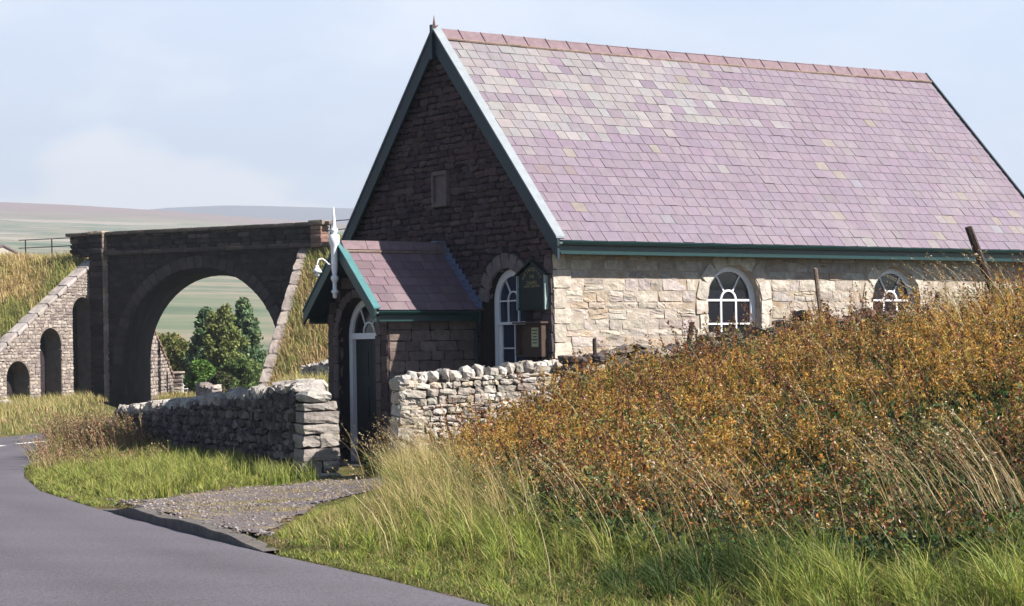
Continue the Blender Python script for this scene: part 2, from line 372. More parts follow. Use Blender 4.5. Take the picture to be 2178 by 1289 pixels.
for dline in ([(-7.9, 30.2), (-8.5, 30.6), (-9.2, 30.8), (-10.2, 31.3)],):
    prev = None; pts_ = []
    for a, b in zip(dline, dline[1:]):
        for i in range(8): t = i/8; pts_.append((a[0]+(b[0]-a[0])*t+random.gauss(0, .012), a[1]+(b[1]-a[1])*t+random.gauss(0, .012)))
    for i, (x, y) in enumerate(pts_):
        d = np.subtract(pts_[min(i+1, len(pts_)-1)], pts_[max(i-1, 0)]); d = d/np.hypot(*d); wv = random.uniform(.008, .018); t = (x-float(xl(y)))/(float(xr(y))-float(xl(y))); z = float(zroad(y))+.03*(1-(2*t-1)**2)+.010
        cur = (bm.verts.new((x-d[1]*wv, y+d[0]*wv, z)), bm.verts.new((x+d[1]*wv, y-d[0]*wv, z)))
        if prev: bm.faces.new((prev[0], prev[1], cur[1], cur[0]))
        prev = cur
tag(bobj('road_seam', bm, mat('tar', (.03, .028, .032), .6, .2, 20, .1, 60)), kind='structure')
bm = bmesh.new()
for y0, y1 in ((34.3, 37.6), (39.8, 43.4), (44.4, 46.6), (48.5, 51.5), (54, 57)):
    ys_ = np.linspace(y0, y1, 6); prev = None
    for y in ys_:
        c = float(xl(y)+xr(y))/2; z = float(zroad(y))+.040
        cur = (bm.verts.new((c-.09, y, z)), bm.verts.new((c+.09, y, z)))
        if prev: bm.faces.new((prev[0], prev[1], cur[1], cur[0]))
        prev = cur
tag(bobj('road_marking', bm, MT['linew']), kind='structure')
# kerb along the drive mouth
bm = bmesh.new(); prev = None
for y in np.linspace(16.5, 22.2, 47):
    t = (y-16.5)/5.7; x = float(xr(y)); z = float(zroad(y)); sl_ = np.array([x-float(xr(y+.05)), -.05]); nx_ = np.array([-sl_[1], sl_[0]])/np.hypot(*sl_)
    if nx_[0] < 0: nx_ = -nx_
    h = .088*min(1, t*5, (1-t)*4)+.012*math.sin(y*3.1)*min(1, t*5); wob = .012*math.sin(y*7.3)
    cur = [bm.verts.new(q) for q in ((x+wob, y, z-.05), (x+wob+.012, y, z+h-.012), (x+nx_[0]*.02+wob, y+nx_[1]*.02, z+h), (x+nx_[0]*.17, y+nx_[1]*.17, z+h+.004), (x+nx_[0]*.18, y+nx_[1]*.18, z-.05))]
    if prev:
        for k in range(4): bm.faces.new((prev[k], prev[k+1], cur[k+1], cur[k]))
    prev = cur
tag(bobj('kerb', bm, MT['kerb']), kind='structure')
# gravel drive
dp = [(209, 1082), (300, 1064), (400, 1050), (520, 1038), (650, 1026), (700, 1020), (770, 1012), (840, 1014), (815, 1038), (735, 1060), (670, 1080), (620, 1105), (585, 1130), (575, 1150), (600, 1170), (537, 1173)]
dpw = []
for px, py in dp:
    z_ = .16
    for _ in range(12): q_ = hit(px, py, (0, 0, z_), (0, 0, 1)); z_ = .5*z_+.5*float(gz(q_.x, q_.y))
    dpw.append(q_); dpx = np.array([(p.x, p.y) for p in dpw])
def inpoly(X, Y, P):
    r = np.zeros(np.shape(X), bool); j = len(P)-1
    for i in range(len(P)):
        xi, yi = P[i]; xj, yj = P[j]
        c = ((yi > Y) != (yj > Y)) & (X < (xj-xi)*(Y-yi)/(yj-yi+1e-12)+xi); r ^= c; j = i
    return r
gx = np.arange(-6, 0, .08); gy = np.arange(15.5, 32, .1); AX, AY = np.meshgrid(gx, gy)
AE = (AX-xr(AY))*csl(AY)
inn = (((AY > 16.55) & (AY < 21.9) & (AE > .14)) | (AE > .7)) & inpoly(AX+.12*vnoise(AX, AY, 5, 9), AY+.25*vnoise(AX, AY, 3, 8), dpx) & (AX > xr(AY)+.12)
Fq = gridfaces(len(gy), len(gx)); keep = inn.ravel()[Fq].all(1)
tag(mk('driveway', np.stack([AX, AY, gz(AX, AY, True)+.014], -1).reshape(-1, 3), Fq[keep], MT['gravel'], smooth=True), kind='structure')
n = 9000; X = rng.uniform(-6, 0, n); Y = rng.uniform(15.5, 32, n); k = inpoly(X, Y, dpx) & (X > xr(Y)+.1) & (vnoise(X, Y, 3, 21) > -.55); X, Y = X[k], Y[k]
S = Stones()
for x, y, z in zip(X, Y, gz(X, Y, True)+.016):
    r = random.uniform(.006, .02); S.add((x, y, z), (r, r*.8, r*.55), rotB(basis((random.gauss(0, 1), random.gauss(0, 1), 0)), random.uniform(-.3, .3)), pick([(.18, .165, .17), (.27, .245, .25), (.13, .10, .105), (.22, .175, .145)]), .002, 3)
tag(S.build('gravel', MT['stone'], T=T2), 'loose grey and mauve gravel scattered over the drive', 'gravel', kind='stuff')
# rusty drain cover in the drive
p = hit(368, 1101, (0, 0, .30), (0, 0, 1)); p.z = float(gz(p.x, p.y))+.018
e = empty('drain_cover', p, math.radians(62), label='rusty rectangular drain cover set in the gravel beside the kerb', cat='drain cover')
bm = bmesh.new(); box(bm, (0, 0, 0), (.21, .15, .01)); bobj('frame', bm, MT['rust'], e)
bm = bmesh.new(); box(bm, (0, 0, .009), (.18, .12, .005))
for i in range(5): box(bm, (-.14+.07*i, 0, .015), (.012, .11, .003))
bobj('lid', bm, MT['drain'], e)

# ------------------------------------------------------------------ chapel
TH = .6001; XC, YC = .2109*3.15, 31.5
Wd, EO, OV, HE, HR, LN = 6.41, .335, .10, 3.639, 7.40, 11.67
SLP = (HR-HE)/(Wd/2+EO); RA = math.atan(SLP)
U = Vector((math.cos(TH), math.sin(TH), 0)); Vv = Vector((-math.sin(TH), math.cos(TH), 0)); O = Vector((XC, YC, 0))
def W2(x, y, z=0): return O+U*x+Vv*y+Vector((0, 0, z))
ch = empty('chapel', O, TH, label='small stone chapel with steep purple slate roof, dark gable and green gabled porch', cat='chapel')
CREAM = [(.36, .315, .275), (.37, .335, .295), (.345, .29, .24), (.38, .35, .315), (.33, .295, .28), (.35, .28, .215), (.36, .32, .28), (.37, .33, .285), (.30, .26, .235)]
DARK = [(.066, .045, .055), (.078, .054, .062), (.055, .038, .046), (.088, .062, .066), (.070, .045, .050)]  # gable stone: shade of the face painted in as darker colours
QUOIN = [(.09, .07, .075), (.11, .085, .09)]
# side wall
SW = [(3.764, .584, 2.679, 1.72), (7.59, .584, 2.679, 1.72)]
fside = lambda u, v, d: (u, d, v)
bm = bmesh.new(); panel(bm, [(0, -.4), (LN, -.4), (LN, 3.95), (0, 3.95)], [arch(*o) for o in SW], fside, .26)
sw = bobj('side_wall', bm, MT['mortar'], ch)
S = Stones(); B = basis((1, 0, 0)); pl = lambda u, z, j: (u, .0385+j, z)
lay(S, -.4, 3.5, (.10, .21), (.18, .55), lambda a, b: cut([(.34 if int(a*3.1) % 2 else .24, LN)], SW, a, b, .27), pl, B, CREAM, .045, .007, .004, 14, .004, .02, .17)
z = -.4; i = 0
while z < 3.3:
    h = random.uniform(.24, .36); S.add((.17 if i % 2 else .12, .035, z+h/2), (.17 if i % 2 else .12, .06, h/2-.005), B, pick([(.44, .39, .33), (.40, .36, .31)]), .005, 12); z += h; i += 1
for o in SW:
    ring_stones(S, o[0], o[1], .25, o[2], 7, pl, B, [(.40, .36, .31), (.46, .42, .37)])
    for sd in (-1, 1):
        z = 1.72
        for k in range(4):
            hh = (2.679-1.72)/4; ww = .25 if k % 2 else .17
            S.add((o[0]+sd*(o[1]+ww/2+.005), .034, z+hh/2), (ww/2, .06, hh/2-.004), B, pick([(.44, .40, .35), (.40, .35, .3)]), .005, 12); z += hh
    S.add((o[0], -.0, 1.68), (.75, .12, .05), B, (.4, .36, .3), .004, 12)
S.build('wall_stones', MT['stone'], sw)
# gable wall (front, x=0) ; u = y
def fgab(u, v, d): return (d, u, v)
GWIN = [(1.30, .52, 2.70, 1.42), (Wd-1.30, .52, 2.70, 1.42)]
rz = lambda y: HE+(y+EO)*SLP-.10 if y < Wd/2 else HE+(Wd-y+EO)*SLP-.10
bm = bmesh.new(); panel(bm, [(0, -.4), (Wd, -.4), (Wd, rz(0)), (Wd/2, rz(Wd/2)), (0, rz(0))], [arch(*o) for o in GWIN], fgab, .2)
gw = bobj('gable_wall', bm, MT['mortard'], ch)
S = Stones(); BG = np.array([(0, -1, 0), (1, 0, 0), (0, 0, 1)], float); plg = lambda u, z, j: (.035+j, u, z)
def giv(a, b):
    zz = max(b, HE); m = max(.0, (zz+.1-HE)/SLP-EO); m = 0 if b < rz(0) else m
    iv = [(m, Wd-m)]
    if iv[0][1]-iv[0][0] < .1: return []
    if b > 4.35 and a < 4.98: iv = [(max(m, 0), 2.98), (3.44, Wd-m)]
    iv = cut(iv, GWIN, a, b, .27)
    return iv
lay(S, -.4, 7.2, (.095, .125), (.2, .42), giv, plg, BG, DARK, .06, .012, .0075, 8, .008, .003)
for o in GWIN:
    ring_stones(S, o[0], o[1], .27, o[2], 9, lambda u, z, j: (.03+j, u, z), np.array([(0, 1, 0), (-1, 0, 0), (0, 0, 1)], float), [(.15, .12, .125), (.17, .14, .14)], .075)
    S.add((-.02, o[0], 1.38), (.66, .10, .055), BG, (.13, .11, .11), .004, 12)
z = -.4; i = 0   # corner quoins
while z < 3.3:
    h = random.uniform(.24, .34); wv = .3 if i % 2 else .2
    for yy in (wv/2, Wd-wv/2): S.add((.028, yy, z+h/2), (wv/2, .065, h/2-.004), BG, pick(QUOIN), .006, 10)
    z += h; i += 1
S.build('wall_stones', MT['stone'], gw)
# date stone
bm = bmesh.new()
for c, h in (((-.045, 3.21, 4.94), (.045, .23, .035)), ((-.045, 3.21, 4.40), (.045, .23, .035)), ((-.045, 3.00, 4.67), (.045, .03, .235)), ((-.045, 3.42, 4.67), (.045, .03, .235)), ((-.018, 3.21, 4.67), (.02, .18, .235))): box(bm, c, h)
ds = bobj('date_stone', bm, mat('date_stone', (.135, .105, .11), .9, .25, 10, .4, 40), ch, .006)
# other walls
bm = bmesh.new(); panel(bm, [(0, -.4), (Wd, -.4), (Wd, rz(0)), (Wd/2, rz(Wd/2)), (0, rz(0))], [], lambda u, v, d: (LN, u, v)); bobj('rear_gable_wall', bm, MT['mortard'], ch)
bm = bmesh.new(); panel(bm, [(0, -.4), (LN, -.4), (LN, 3.95), (0, 3.95)], [], lambda u, v, d: (u, Wd, v)); bobj('rear_side_wall', bm, MT['mortard'], ch)
# slates
PUR = [(.158, .125, .166), (.162, .129, .166), (.152, .122, .160), (.168, .134, .170), (.160, .126, .168), (.154, .125, .163), (.160, .130, .162), (.156, .120, .160)]
ODD = [(.178, .155, .148), (.165, .155, .185), (.185, .168, .18), (.14, .12, .14), (.182, .16, .15), (.165, .125, .142)]
PALE = [(.20, .182, .195), (.208, .19, .198), (.19, .18, .195), (.215, .20, .208), (.178, .16, .18), (.188, .165, .178), (.20, .195, .205), (.17, .145, .172)]
def slates(name, parent, x0, x1, yE, zE, yR, zR, gauge, wdt, colf, m=MT['slate'], jit=1.0):
    """slope from eave (yE,zE) to ridge (yR,zR)"""
    e = np.array([yE, zE]); r = np.array([yR, zR]); Ls = np.linalg.norm(r-e); t = (r-e)/Ls; nn = np.array([-t[1], t[0]]); nn = nn if nn[1] > 0 else -nn
    V = []; C = []; nrow = int(round(Ls/gauge)); g = Ls/nrow
    for i in range(nrow):
        x = x0-(wdt*.5 if i % 2 else 0)-random.uniform(0, .06)
        while x < x1:
            w_ = wdt*random.uniform(.78, 1.25); a, b = max(x, x0), min(x+w_, x1)
            if b-a > .02:
                s0 = i*g-.010+random.gauss(0, .0022)*jit-(random.uniform(.01, .03) if random.random() < .015 else 0); s1 = (i+1)*g+.03
                lift = .011+random.uniform(0, .003)*jit+(random.uniform(.003, .009) if random.random() < .05 else 0); sk = random.gauss(0, .0022)*jit; tl = random.gauss(0, .0008)*jit
                gp = .0035+abs(random.gauss(0, .002)); q = []
                for (xx, s, l) in ((a+gp, s0+sk, lift+tl), (b-gp, s0-sk, lift-tl), (b-gp, s1, .003), (a+gp, s1, .003)):
                    p_ = e+t*s+nn*l; q.append((xx, p_[0], p_[1]))
                for (xx, s, l) in ((a+gp, s0+sk, lift+tl-.008), (b-gp, s0-sk, lift-tl-.008), (b-gp, s1, -.006), (a+gp, s1, -.006)):
                    p_ = e+t*s+nn*l; q.append((xx, p_[0], p_[1]))
                V += q; C += [colf(i, nrow, (a+b)/2)]*8
            x += w_
    V = np.array(V); n = len(V)//8; f = np.array([(0, 1, 2, 3), (4, 7, 6, 5), (0, 4, 5, 1), (1, 5, 6, 2), (3, 2, 6, 7), (0, 3, 7, 4)])
    return mk(name, V, (f[None]+(np.arange(n)*8)[:, None, None]).reshape(-1, 4), m, parent, np.array(C))
def colmain(i, n, x):
    k = n-1-i   # from the ridge
    lim = 6.2-.15*abs(k-5)+1.0*math.sin(k*1.7) if k <= 8 else (3.3 if k <= 10 else (2.2 if k == 11 else -1))
    if x < lim+random.uniform(-.6, .6) and k > 0: return pick(PALE, .07) if random.random() < .86 else pick(PUR, .08)
    return pick(ODD, .06) if random.random() < .04 else pick(PUR, .05)
bm = bmesh.new(); yo = -EO+.01; zo = HE-.012-.045
prism(bm, [(-EO+.02, HE-.04), (Wd/2, HR-.045), (Wd+EO-.02, HE-.04), (Wd+EO-.02, HE-.09), (Wd/2, HR-.13), (-EO+.02, HE-.09)], lambda u, v, d: (d, u, v), -OV+.02, LN+OV-.02)
roof = bobj('roof', bm, MT['under'], ch)
slates('roof_slates', roof, -OV, LN+OV, -EO, HE-.03, Wd/2, HR-.03, .228, .25, colmain)
slates('roof_slates', roof, -OV, LN+OV, Wd+EO, HE-.03, Wd/2, HR-.03, .228, .25, colmain)
# ridge tiles
bm = bmesh.new(); x = -OV+.02; k = 0
while x < LN+OV-.05:
    l = min(.46, LN+OV-x); sag = -.03*math.sin(math.pi*(x+OV)/LN)
    dz = random.uniform(-.004, .004)+sag
    prism(bm, [(Wd/2-.16, HR-.155+dz), (Wd/2, HR+.03+dz), (Wd/2+.16, HR-.155+dz), (Wd/2+.13, HR-.17+dz), (Wd/2, HR-.02+dz), (Wd/2-.13, HR-.17+dz)], lambda u, v, d: (d, u, v), x+.004, x+l-.004)
    if x+l < LN: tube(bm, [(x+l-.02, Wd/2-.155, HR-.145+dz), (x+l-.02, Wd/2-.03, HR+.006+dz), (x+l-.02, Wd/2+.0, HR+.028+dz), (x+l-.02, Wd/2+.03, HR+.006+dz), (x+l-.02, Wd/2+.155, HR-.14+dz)], .013, 6)
    x += l
bobj('ridge_tiles', bm, MT['ridge'], roof)
bm = bmesh.new()
for s in (-1, 1):
    tube(bm, [(xx, Wd/2+s*(.17+.006*math.sin(xx*9)), HR-.172-.03*math.sin(math.pi*max(0, xx)/LN)+.004*math.sin(xx*5+1)) for xx in np.linspace(-OV, LN+OV, 60)], .024, 6)
bobj('ridge_mortar', bm, MT['ridgem'], roof)
# verge cappings and bargeboards
def slope_board(name, m, parent, x0, x1, yE, zE, yR, zR, top, bot, endcut=0, nb=None):
    b_ = nb or bmesh.new()
    prism(b_, [(yE, zE+top), (yR, zR+top), (yR, zR+bot*1.15), (yE, zE+bot)], lambda u, v, d: (d, u, v), x0, x1)
    return bobj(name, b_, m, parent) if nb is None else None
for s, yE in ((1, -EO-.015), (-1, Wd+EO+.015)):
    slope_board('bargeboard', MT['navy'], ch, -OV-.055, -OV-.012, yE, HE-.005, Wd/2-s*.002, HR+.02, 0, -.33)
    slope_board('verge_capping', MT['verge'], ch, -OV-.075, -OV+.10, yE, HE+.012, Wd/2-s*.004, HR+.022, .022, -.012)
    slope_board('rear_bargeboard', MT['navy'], ch, LN+OV+.002, LN+OV+.04, yE, HE+.02, Wd/2-s*.002, HR+.04, 0, -.22)
bm = bmesh.new(); box(bm, (-OV-.075, Wd/2, HR-.22), (.03, .035, .30)); bobj('apex_post', bm, MT['navy'], ch, .006)
bm = bmesh.new(); tube(bm, [(-OV-.03, Wd/2, HR), (-OV-.03, Wd/2, HR+.07), (-OV-.03, Wd/2, HR+.10), (-OV-.03, Wd/2, HR+.25)], [.035, .028, .022, .002], 8)
tube(bm, [(-OV-.03, Wd/2, HR+.05), (-OV+.02, Wd/2, HR+.06), (-OV+.05, Wd/2, HR+.085)], [.016, .014, .006], 6); bobj('roof_finial', bm, MT['rust'], ch, smooth=True)
# soffit, fascia, gutter
def gutter(name, m, parent, x0, x1, y, z, s, r=.055):
    b_ = bmesh.new(); pr = [(y+s*r*math.cos(a), z-r*math.sin(a)) for a in np.linspace(0, math.pi, 9)]
    pr += [(y-s*(r-.008)*math.cos(a)*1, z-(r-.008)*math.sin(a)) for a in np.linspace(0, math.pi, 9)]
    prism(b_, pr, lambda u, v, d: (d, u, v), x0, x1)
    tube(b_, [(x0, y+s*r, z+.002), (x1, y+s*r, z+.002)], .009, 6)
    return bobj(name, b_, m, parent, smooth=False)
for s, yE in ((-1, -EO), (1, Wd+EO)):
    gutter('gutter', MT['green'], ch, -OV+.0, LN+OV, yE+s*.04, HE-.055, s)
    bm = bmesh.new(); box(bm, (LN/2, yE-s*.03, HE-.16), (LN/2+OV-.01, .014, .085)); box(bm, (LN/2, yE-s*.012, HE-.236), (LN/2+OV-.012, .024, .014)); bobj('fascia', bm, MT['green'], ch)
    bm = bmesh.new(); ym = (yE-s*.045); yw = 0 if s < 0 else Wd; box(bm, (LN/2, (ym+yw)/2, HE-.22), (LN/2-.004, abs(ym-yw)/2, .008)); bobj('soffit', bm, MT['navy'], ch)
# windows
def ringarch(bm, cx, r, zs, zb, wdt, fn, d0, d1, n=18, legs=True):
    o = arch(cx, r, zs, zb, n); i_ = arch(cx, r-wdt, zs, zb, n)
    if not legs: o, i_ = o[1:-1], i_[1:-1]
    rows = [[bm.verts.new(fn(u, v, d)) for u, v in pth] for pth, d in ((o, d0), (i_, d0), (i_, d1), (o, d1))]
    for a in range(4):
        r0, r1 = rows[a], rows[(a+1) % 4]
        for k in range(len(r0)-1): bm.faces.new((r0[k], r0[k+1], r1[k+1], r1[k]))
    for k in (0, -1): bm.faces.new([rw[k] for rw in rows])
def bar(bm, a, b, wdt, fn, d0, d1):
    a, b = Vector(a), Vector(b); t = (b-a).normalized(); n_ = Vector((-t.y, t.x))*wdt/2
    prism(bm, [tuple(a-n_), tuple(b-n_), tuple(b+n_), tuple(a+n_)], fn, d0, d1)
def win_side(o, d):
    cx, r, zs, zb = o; f = fside
    wf = empty('window', (0, 0, 0)); wf.parent = ch
    bm = bmesh.new(); ringarch(bm, cx, r+.0, zs, zb, .10, f, d, d+.09); bar(bm, (cx-r, zb+.05), (cx+r, zb+.05), .1, f, d-.003, d+.09); bobj('frame', bm, MT['white'], wf)
    bm = bmesh.new(); q = r-.10; ri = .165
    bar(bm, (cx-q, zs), (cx+q, zs), .034, f, d+.015, d+.05)
    for zz in (zs-.40, zs-.70): bar(bm, (cx-q, zz), (cx+q, zz), .03, f, d+.0151, d+.0499)
    for s in (-1, 1):
        bar(bm, (cx+s*ri, zb+.1), (cx+s*ri, zs), .032, f, d+.012, d+.052)
        a = math.radians(58); bar(bm, (cx+s*ri*math.cos(a), zs+ri*math.sin(a)), (cx+s*(q+.01)*math.cos(a), zs+(q+.01)*math.sin(a)), .026, f, d+.018, d+.046)
    ringarch(bm, cx, ri+.016, zs, zs, .032, f, d+.0115, d+.0525, legs=False); bobj('glazing_bars', bm, MT['white'], wf)
    bm = bmesh.new(); vs = [bm.verts.new(f(u, v, d+.04)) for u, v in arch(cx, r-.05, zs, zb)]; bm.faces.new(vs); bobj('pane', bm, MT['glass'], wf)
for o in SW: win_side(o, .13)
def win_gable(o, d):
    cx, r, zs, zb = o; f = fgab; zm = 2.33
    wf = empty('sash_window', (0, 0, 0)); wf.parent = ch
    bm = bmesh.new(); ringarch(bm, cx, r, zs, zb, .085, f, d, d+.1); bar(bm, (cx-r, zb+.07), (cx+r, zb+.07), .15, f, d-.006, d+.09)
    bobj('frame', bm, MT['white'], wf)
    bm = bmesh.new(); q = r-.085; ri = .15
    ringarch(bm, cx, q, zs, zm, .03, f, d+.012, d+.05); bar(bm, (cx-q, zm), (cx+q, zm), .045, f, d+.004, d+.06); bar(bm, (cx-q, zs), (cx+q, zs), .022, f, d+.02, d+.045)
    for s in (-1, 1):
        bar(bm, (cx+s*ri, zm), (cx+s*ri, zs), .022, f, d+.018, d+.047); a = math.radians(58)
        bar(bm, (cx+s*ri*math.cos(a), zs+ri*math.sin(a)), (cx+s*q*math.cos(a), zs+q*math.sin(a)), .02, f, d+.02, d+.045)
        bar(bm, (cx+s*(q-.04), zb+.12), (cx+s*(q-.04), zm), .08, f, d+.04, d+.08)
    ringarch(bm, cx, ri+.011, zs, zs, .022, f, d+.0175, d+.0475, legs=False)
    bar(bm, (cx, zb+.12), (cx, zm), .022, f, d+.045, d+.075); bar(bm, (cx-q, zb+.5), (cx+q, zb+.5), .022, f, d+.047, d+.073)
    bobj('glazing_bars', bm, MT['white'], wf)
    bm = bmesh.new(); vs = [bm.verts.new(f(u, v, d+.062)) for u, v in arch(cx, r-.04, zs, zb)]; bm.faces.new(vs); bobj('pane', bm, MT['bluegl'], wf)
for o in GWIN: win_gable(o, .10)
# ------------------------------------------------------------------ porch (parts of the chapel)
PX, PC, PW, PHE, PHR = 2.079, 3.18, 1.19, 2.59, 3.70
XF, YA, YB = -1.75, 2.20, 4.16; DO = (PC, .63, 2.16, -.1)
PS = (PHR-PHE)/PW
ffr = lambda u, v, d: (XF+d, u, v)
bm = bmesh.new()
zt = lambda y: PHE+(PW-abs(y-PC))*PS-.08
panel(bm, [(YA, -.4), (DO[0]-DO[1], -.4), (DO[0]-DO[1], DO[2])]+[(DO[0]-DO[1]*math.cos(math.pi*i/14), DO[2]+DO[1]*math.sin(math.pi*i/14)) for i in range(1, 14)]+[(DO[0]+DO[1], DO[2]), (DO[0]+DO[1], -.4), (YB, -.4), (YB, zt(YB)), (PC, zt(PC)), (YA, zt(YA))], [], ffr)
pts = arch(*DO, n=14)
for (a, b) in zip(pts, pts[1:]): bm.faces.new([bm.verts.new(ffr(*q)) for q in ((*a, 0), (*b, 0), (*b, .22), (*a, .22))])
for y in (YA, YB): bm.faces.new([bm.verts.new(q) for q in ((XF, y, -.4), (0, y, -.4), (0, y, zt(y)), (XF, y, zt(y)))])
pw = bobj('porch_wall', bm, MT['mortard'], ch)
S = Stones(); PST = [(.085, .064, .064), (.105, .08, .075), (.07, .052, .053), (.095, .072, .07)]
PSL = [(.15, .115, .105), (.13, .098, .09), (.175, .135, .12)]  # paler copy for the sunlit porch side; PST is darkened for shade
def piv(a, b):
    m = 0 if b < zt(YA) else (b-zt(YA))/PS
    iv = [(YA+m, YB-m)]
    return [q for q in cut(iv, [DO], a, b, .16) if q[1]-q[0] > .04]
lay(S, -.1, 3.4, (.16, .27), (.25, .5), piv, lambda u, z, j: (XF+.027+j, u, z), BG, PST, .045, .006, .003, 14, .004, .005)
ring_stones(S, DO[0], DO[1], .15, DO[2], 9, lambda u, z, j: (XF+.03+j, u, z), np.array([(0, 1, 0), (-1, 0, 0), (0, 0, 1)], float), [(.13, .10, .10), (.12, .092, .09)], .06)
for s in (-1, 1):
    z = -.1
    while z < DO[2]-.02:
        h = min(.3, DO[2]-z); S.add((XF+.03, DO[0]+s*(DO[1]+.075), z+h/2), (.075, .06, h/2-.003), BG, pick([(.12, .095, .092), (.11, .085, .085)]), .004, 12); z += h
lay(S, -.1, zt(YA)-.02, (.11, .2), (.22, .45), lambda a, b: [(XF+.02, -.01)], lambda u, z, j: (u, YA+.028+j, z), basis((1, 0, 0)), PSL, .045, .006, .003, 13, .005, .006)
lay(S, -.1, zt(YA)-.02, (.11, .2), (.22, .45), lambda a, b: [(XF+.02, -.01)], lambda u, z, j: (u, YB-.035+j, z), basis((1, 0, 0)), PST, .045, .008, .003, 12, .006, .008)
S.build('wall_stones', MT['stone'], pw)
bm = bmesh.new(); prism(bm, [(PC-PW+.01, PHE-.03), (PC, PHR-.035), (PC+PW-.01, PHE-.03), (PC+PW-.01, PHE-.07), (PC, PHR-.1), (PC-PW+.01, PHE-.07)], lambda u, v, d: (d, u, v), -PX+.03, -.0)
pr_ = bobj('porch_roof', bm, MT['under'], ch)
PP = [(.135, .092, .115), (.122, .085, .107), (.145, .10, .122), (.128, .09, .106), (.15, .108, .126)]
for s in (-1, 1): slates('porch_slates', pr_, -PX+.04, .0, PC+s*PW, PHE-.02, PC, PHR-.02, .205, .30, lambda i, n, x: pick(PP, .07), jit=.6)
bm = bmesh.new(); x = -PX+.02
while x < -.05:
    l = min(.46, -x-.01); prism(bm, [(PC-.14, PHR-.10), (PC-.05, PHR+.05), (PC+.05, PHR+.05), (PC+.14, PHR-.10), (PC, PHR-.02)], lambda u, v, d: (d, u, v), x+.004, x+l-.005); x += l
bobj('porch_ridge_tiles', bm, MT['ridge'], pr_)
bm = bmesh.new()
for s in (-1, 1): tube(bm, [(-PX+.02, PC+s*.155, PHR-.135), (-.02, PC+s*.155, PHR-.135)], .022, 6)
bobj('porch_ridge_mortar', bm, MT['ridgem'], pr_)
for s in (-1, 1):
    yE = PC+s*(PW+.01)
    slope_board('porch_bargeboard', MT['green'], ch, -PX-.04, -PX, yE, PHE+.0, PC+s*.002, PHR+.01, .0, -.21)
    slope_board('porch_verge_capping', MT['teal'], ch, -PX-.055, -PX+.075, yE, PHE+.008, PC+s*.003, PHR+.012, .02, -.006)
    gutter('porch_gutter', MT['green'], ch, -PX+.0, -.14, PC+s*(PW+.045), PHE-.05, s, .045)
    bm = bmesh.new(); box(bm, (-PX/2, PC+s*(PW-.03), PHE-.13), (PX/2-.06, .014, .075)); box(bm, (-PX/2, PC+s*(PW-.018), PHE-.195), (PX/2-.061, .02, .012))
    box(bm, (-PX/2, PC+s*(PW+.98-.02)/2, PHE-.185), (PX/2-.06, .09, .006)); bobj('porch_fascia', bm, MT['green'], ch)
# boarded soffit under the porch verge
bm = bmesh.new()
for s in (-1, 1): prism(bm, [(PC+s*(PW-.05), PHE-.12), (PC+s*.01, PHR-.14), (PC+s*.01, PHR-.115), (PC+s*(PW-.05), PHE-.095)], lambda u, v, d: (d, u, v), -PX+.002, XF-.02)
bobj('porch_verge_soffit', bm, MT['navy'], ch)
# lead flashing, stepped up the porch roof against the gable
bm = bmesh.new()
for s in (-1,):
    for k in range(12):
        t = k/12; y = PC+s*(PW*(1-t)); z = PHE+(PHR-PHE)*t
        box(bm, (-.045, y+.05, z+.07), (.008, .06, .06)); box(bm, (-.09, y+.05, z+.05), (.05, .055, .006), Matrix.Rotation(math.atan(PS), 3, 'X'))
box(bm, (-.12, PC, PHR+.06), (.10, .09, .012)); bobj('lead_flashing', bm, MT['lead'], ch)
# doorway
dr = empty('doorway', (0, 0, 0)); dr.parent = ch
bm = bmesh.new(); d = .20
ringarch(bm, DO[0], DO[1]+.06, DO[2], -.02, .17, ffr, d, d+.1); bar(bm, (DO[0]-.6, DO[2]+.0), (DO[0]+.6, DO[2]+.0), .10, ffr, d-.004, d+.09); bobj('door_frame', bm, MT['white'], dr)
bm = bmesh.new()
for s in (-1, 1): bar(bm, (DO[0]+s*.1, DO[2]+.16), (DO[0]+s*.27, DO[2]+.45), .022, ffr, d+.02, d+.05)
ringarch(bm, DO[0], .19, DO[2]+.05, DO[2]+.05, .025, ffr, d+.02, d+.05, legs=False); bobj('fanlight_bars', bm, MT['white'], dr)
bm = bmesh.new(); bm.faces.new([bm.verts.new(ffr(u, v, d+.04)) for u, v in arch(DO[0], .55, DO[2], DO[2]+.02)]); bobj('fanlight_pane', bm, MT['glass'], dr)
bm = bmesh.new()
for s in (-1, 1):
    box(bm, (XF+d+.09, PC+s*.262, 1.05), (.022, .258, 1.06))
    for zz in (.35, 1.05, 1.7):
        box(bm, (XF+d+.064, PC+s*.262, zz), (.012, .17, .26 if zz < 1.5 else .2))
bobj('door', bm, MT['door'], ch, .006)
bm = bmesh.new(); box(bm, (XF-.12, PC, -.02), (.32, .72, .07)); bobj('doorstep', bm, MT['kerb'], ch, .015)
# turned white finial on the porch apex
prof = [(4.30, .004), (4.15, .02), (4.0, .033), (3.95, .035), (3.94, .06), (3.90, .068), (3.87, .045), (3.85, .045), (3.84, .085), (3.72, .088), (3.66, .07), (3.60, .055), (3.30, .055), (3.25, .05), (3.17, .035), (3.155, .06), (3.11, .066), (3.07, .045), (3.05, .035), (2.93, .036), (2.92, .058), (2.885, .058), (2.87, .038), (2.81, .036), (2.79, .02)]
bm = bmesh.new(); tube(bm, [(-PX-.085, PC, z) for z, r in prof], [r for z, r in prof], 14); bobj('porch_finial', bm, MT['white'], ch, smooth=True)
# downpipe at the porch/gable corner and pipe along the side
bm = bmesh.new(); tube(bm, [(-.08, PC-PW-.0, PHE-.08), (-.08, PC-PW+.03, PHE-.25), (-.07, YA-.07, PHE-.4), (-.07, YA-.07, .0)], .032, 8); bobj('downpipe', bm, MT['navy'], ch)
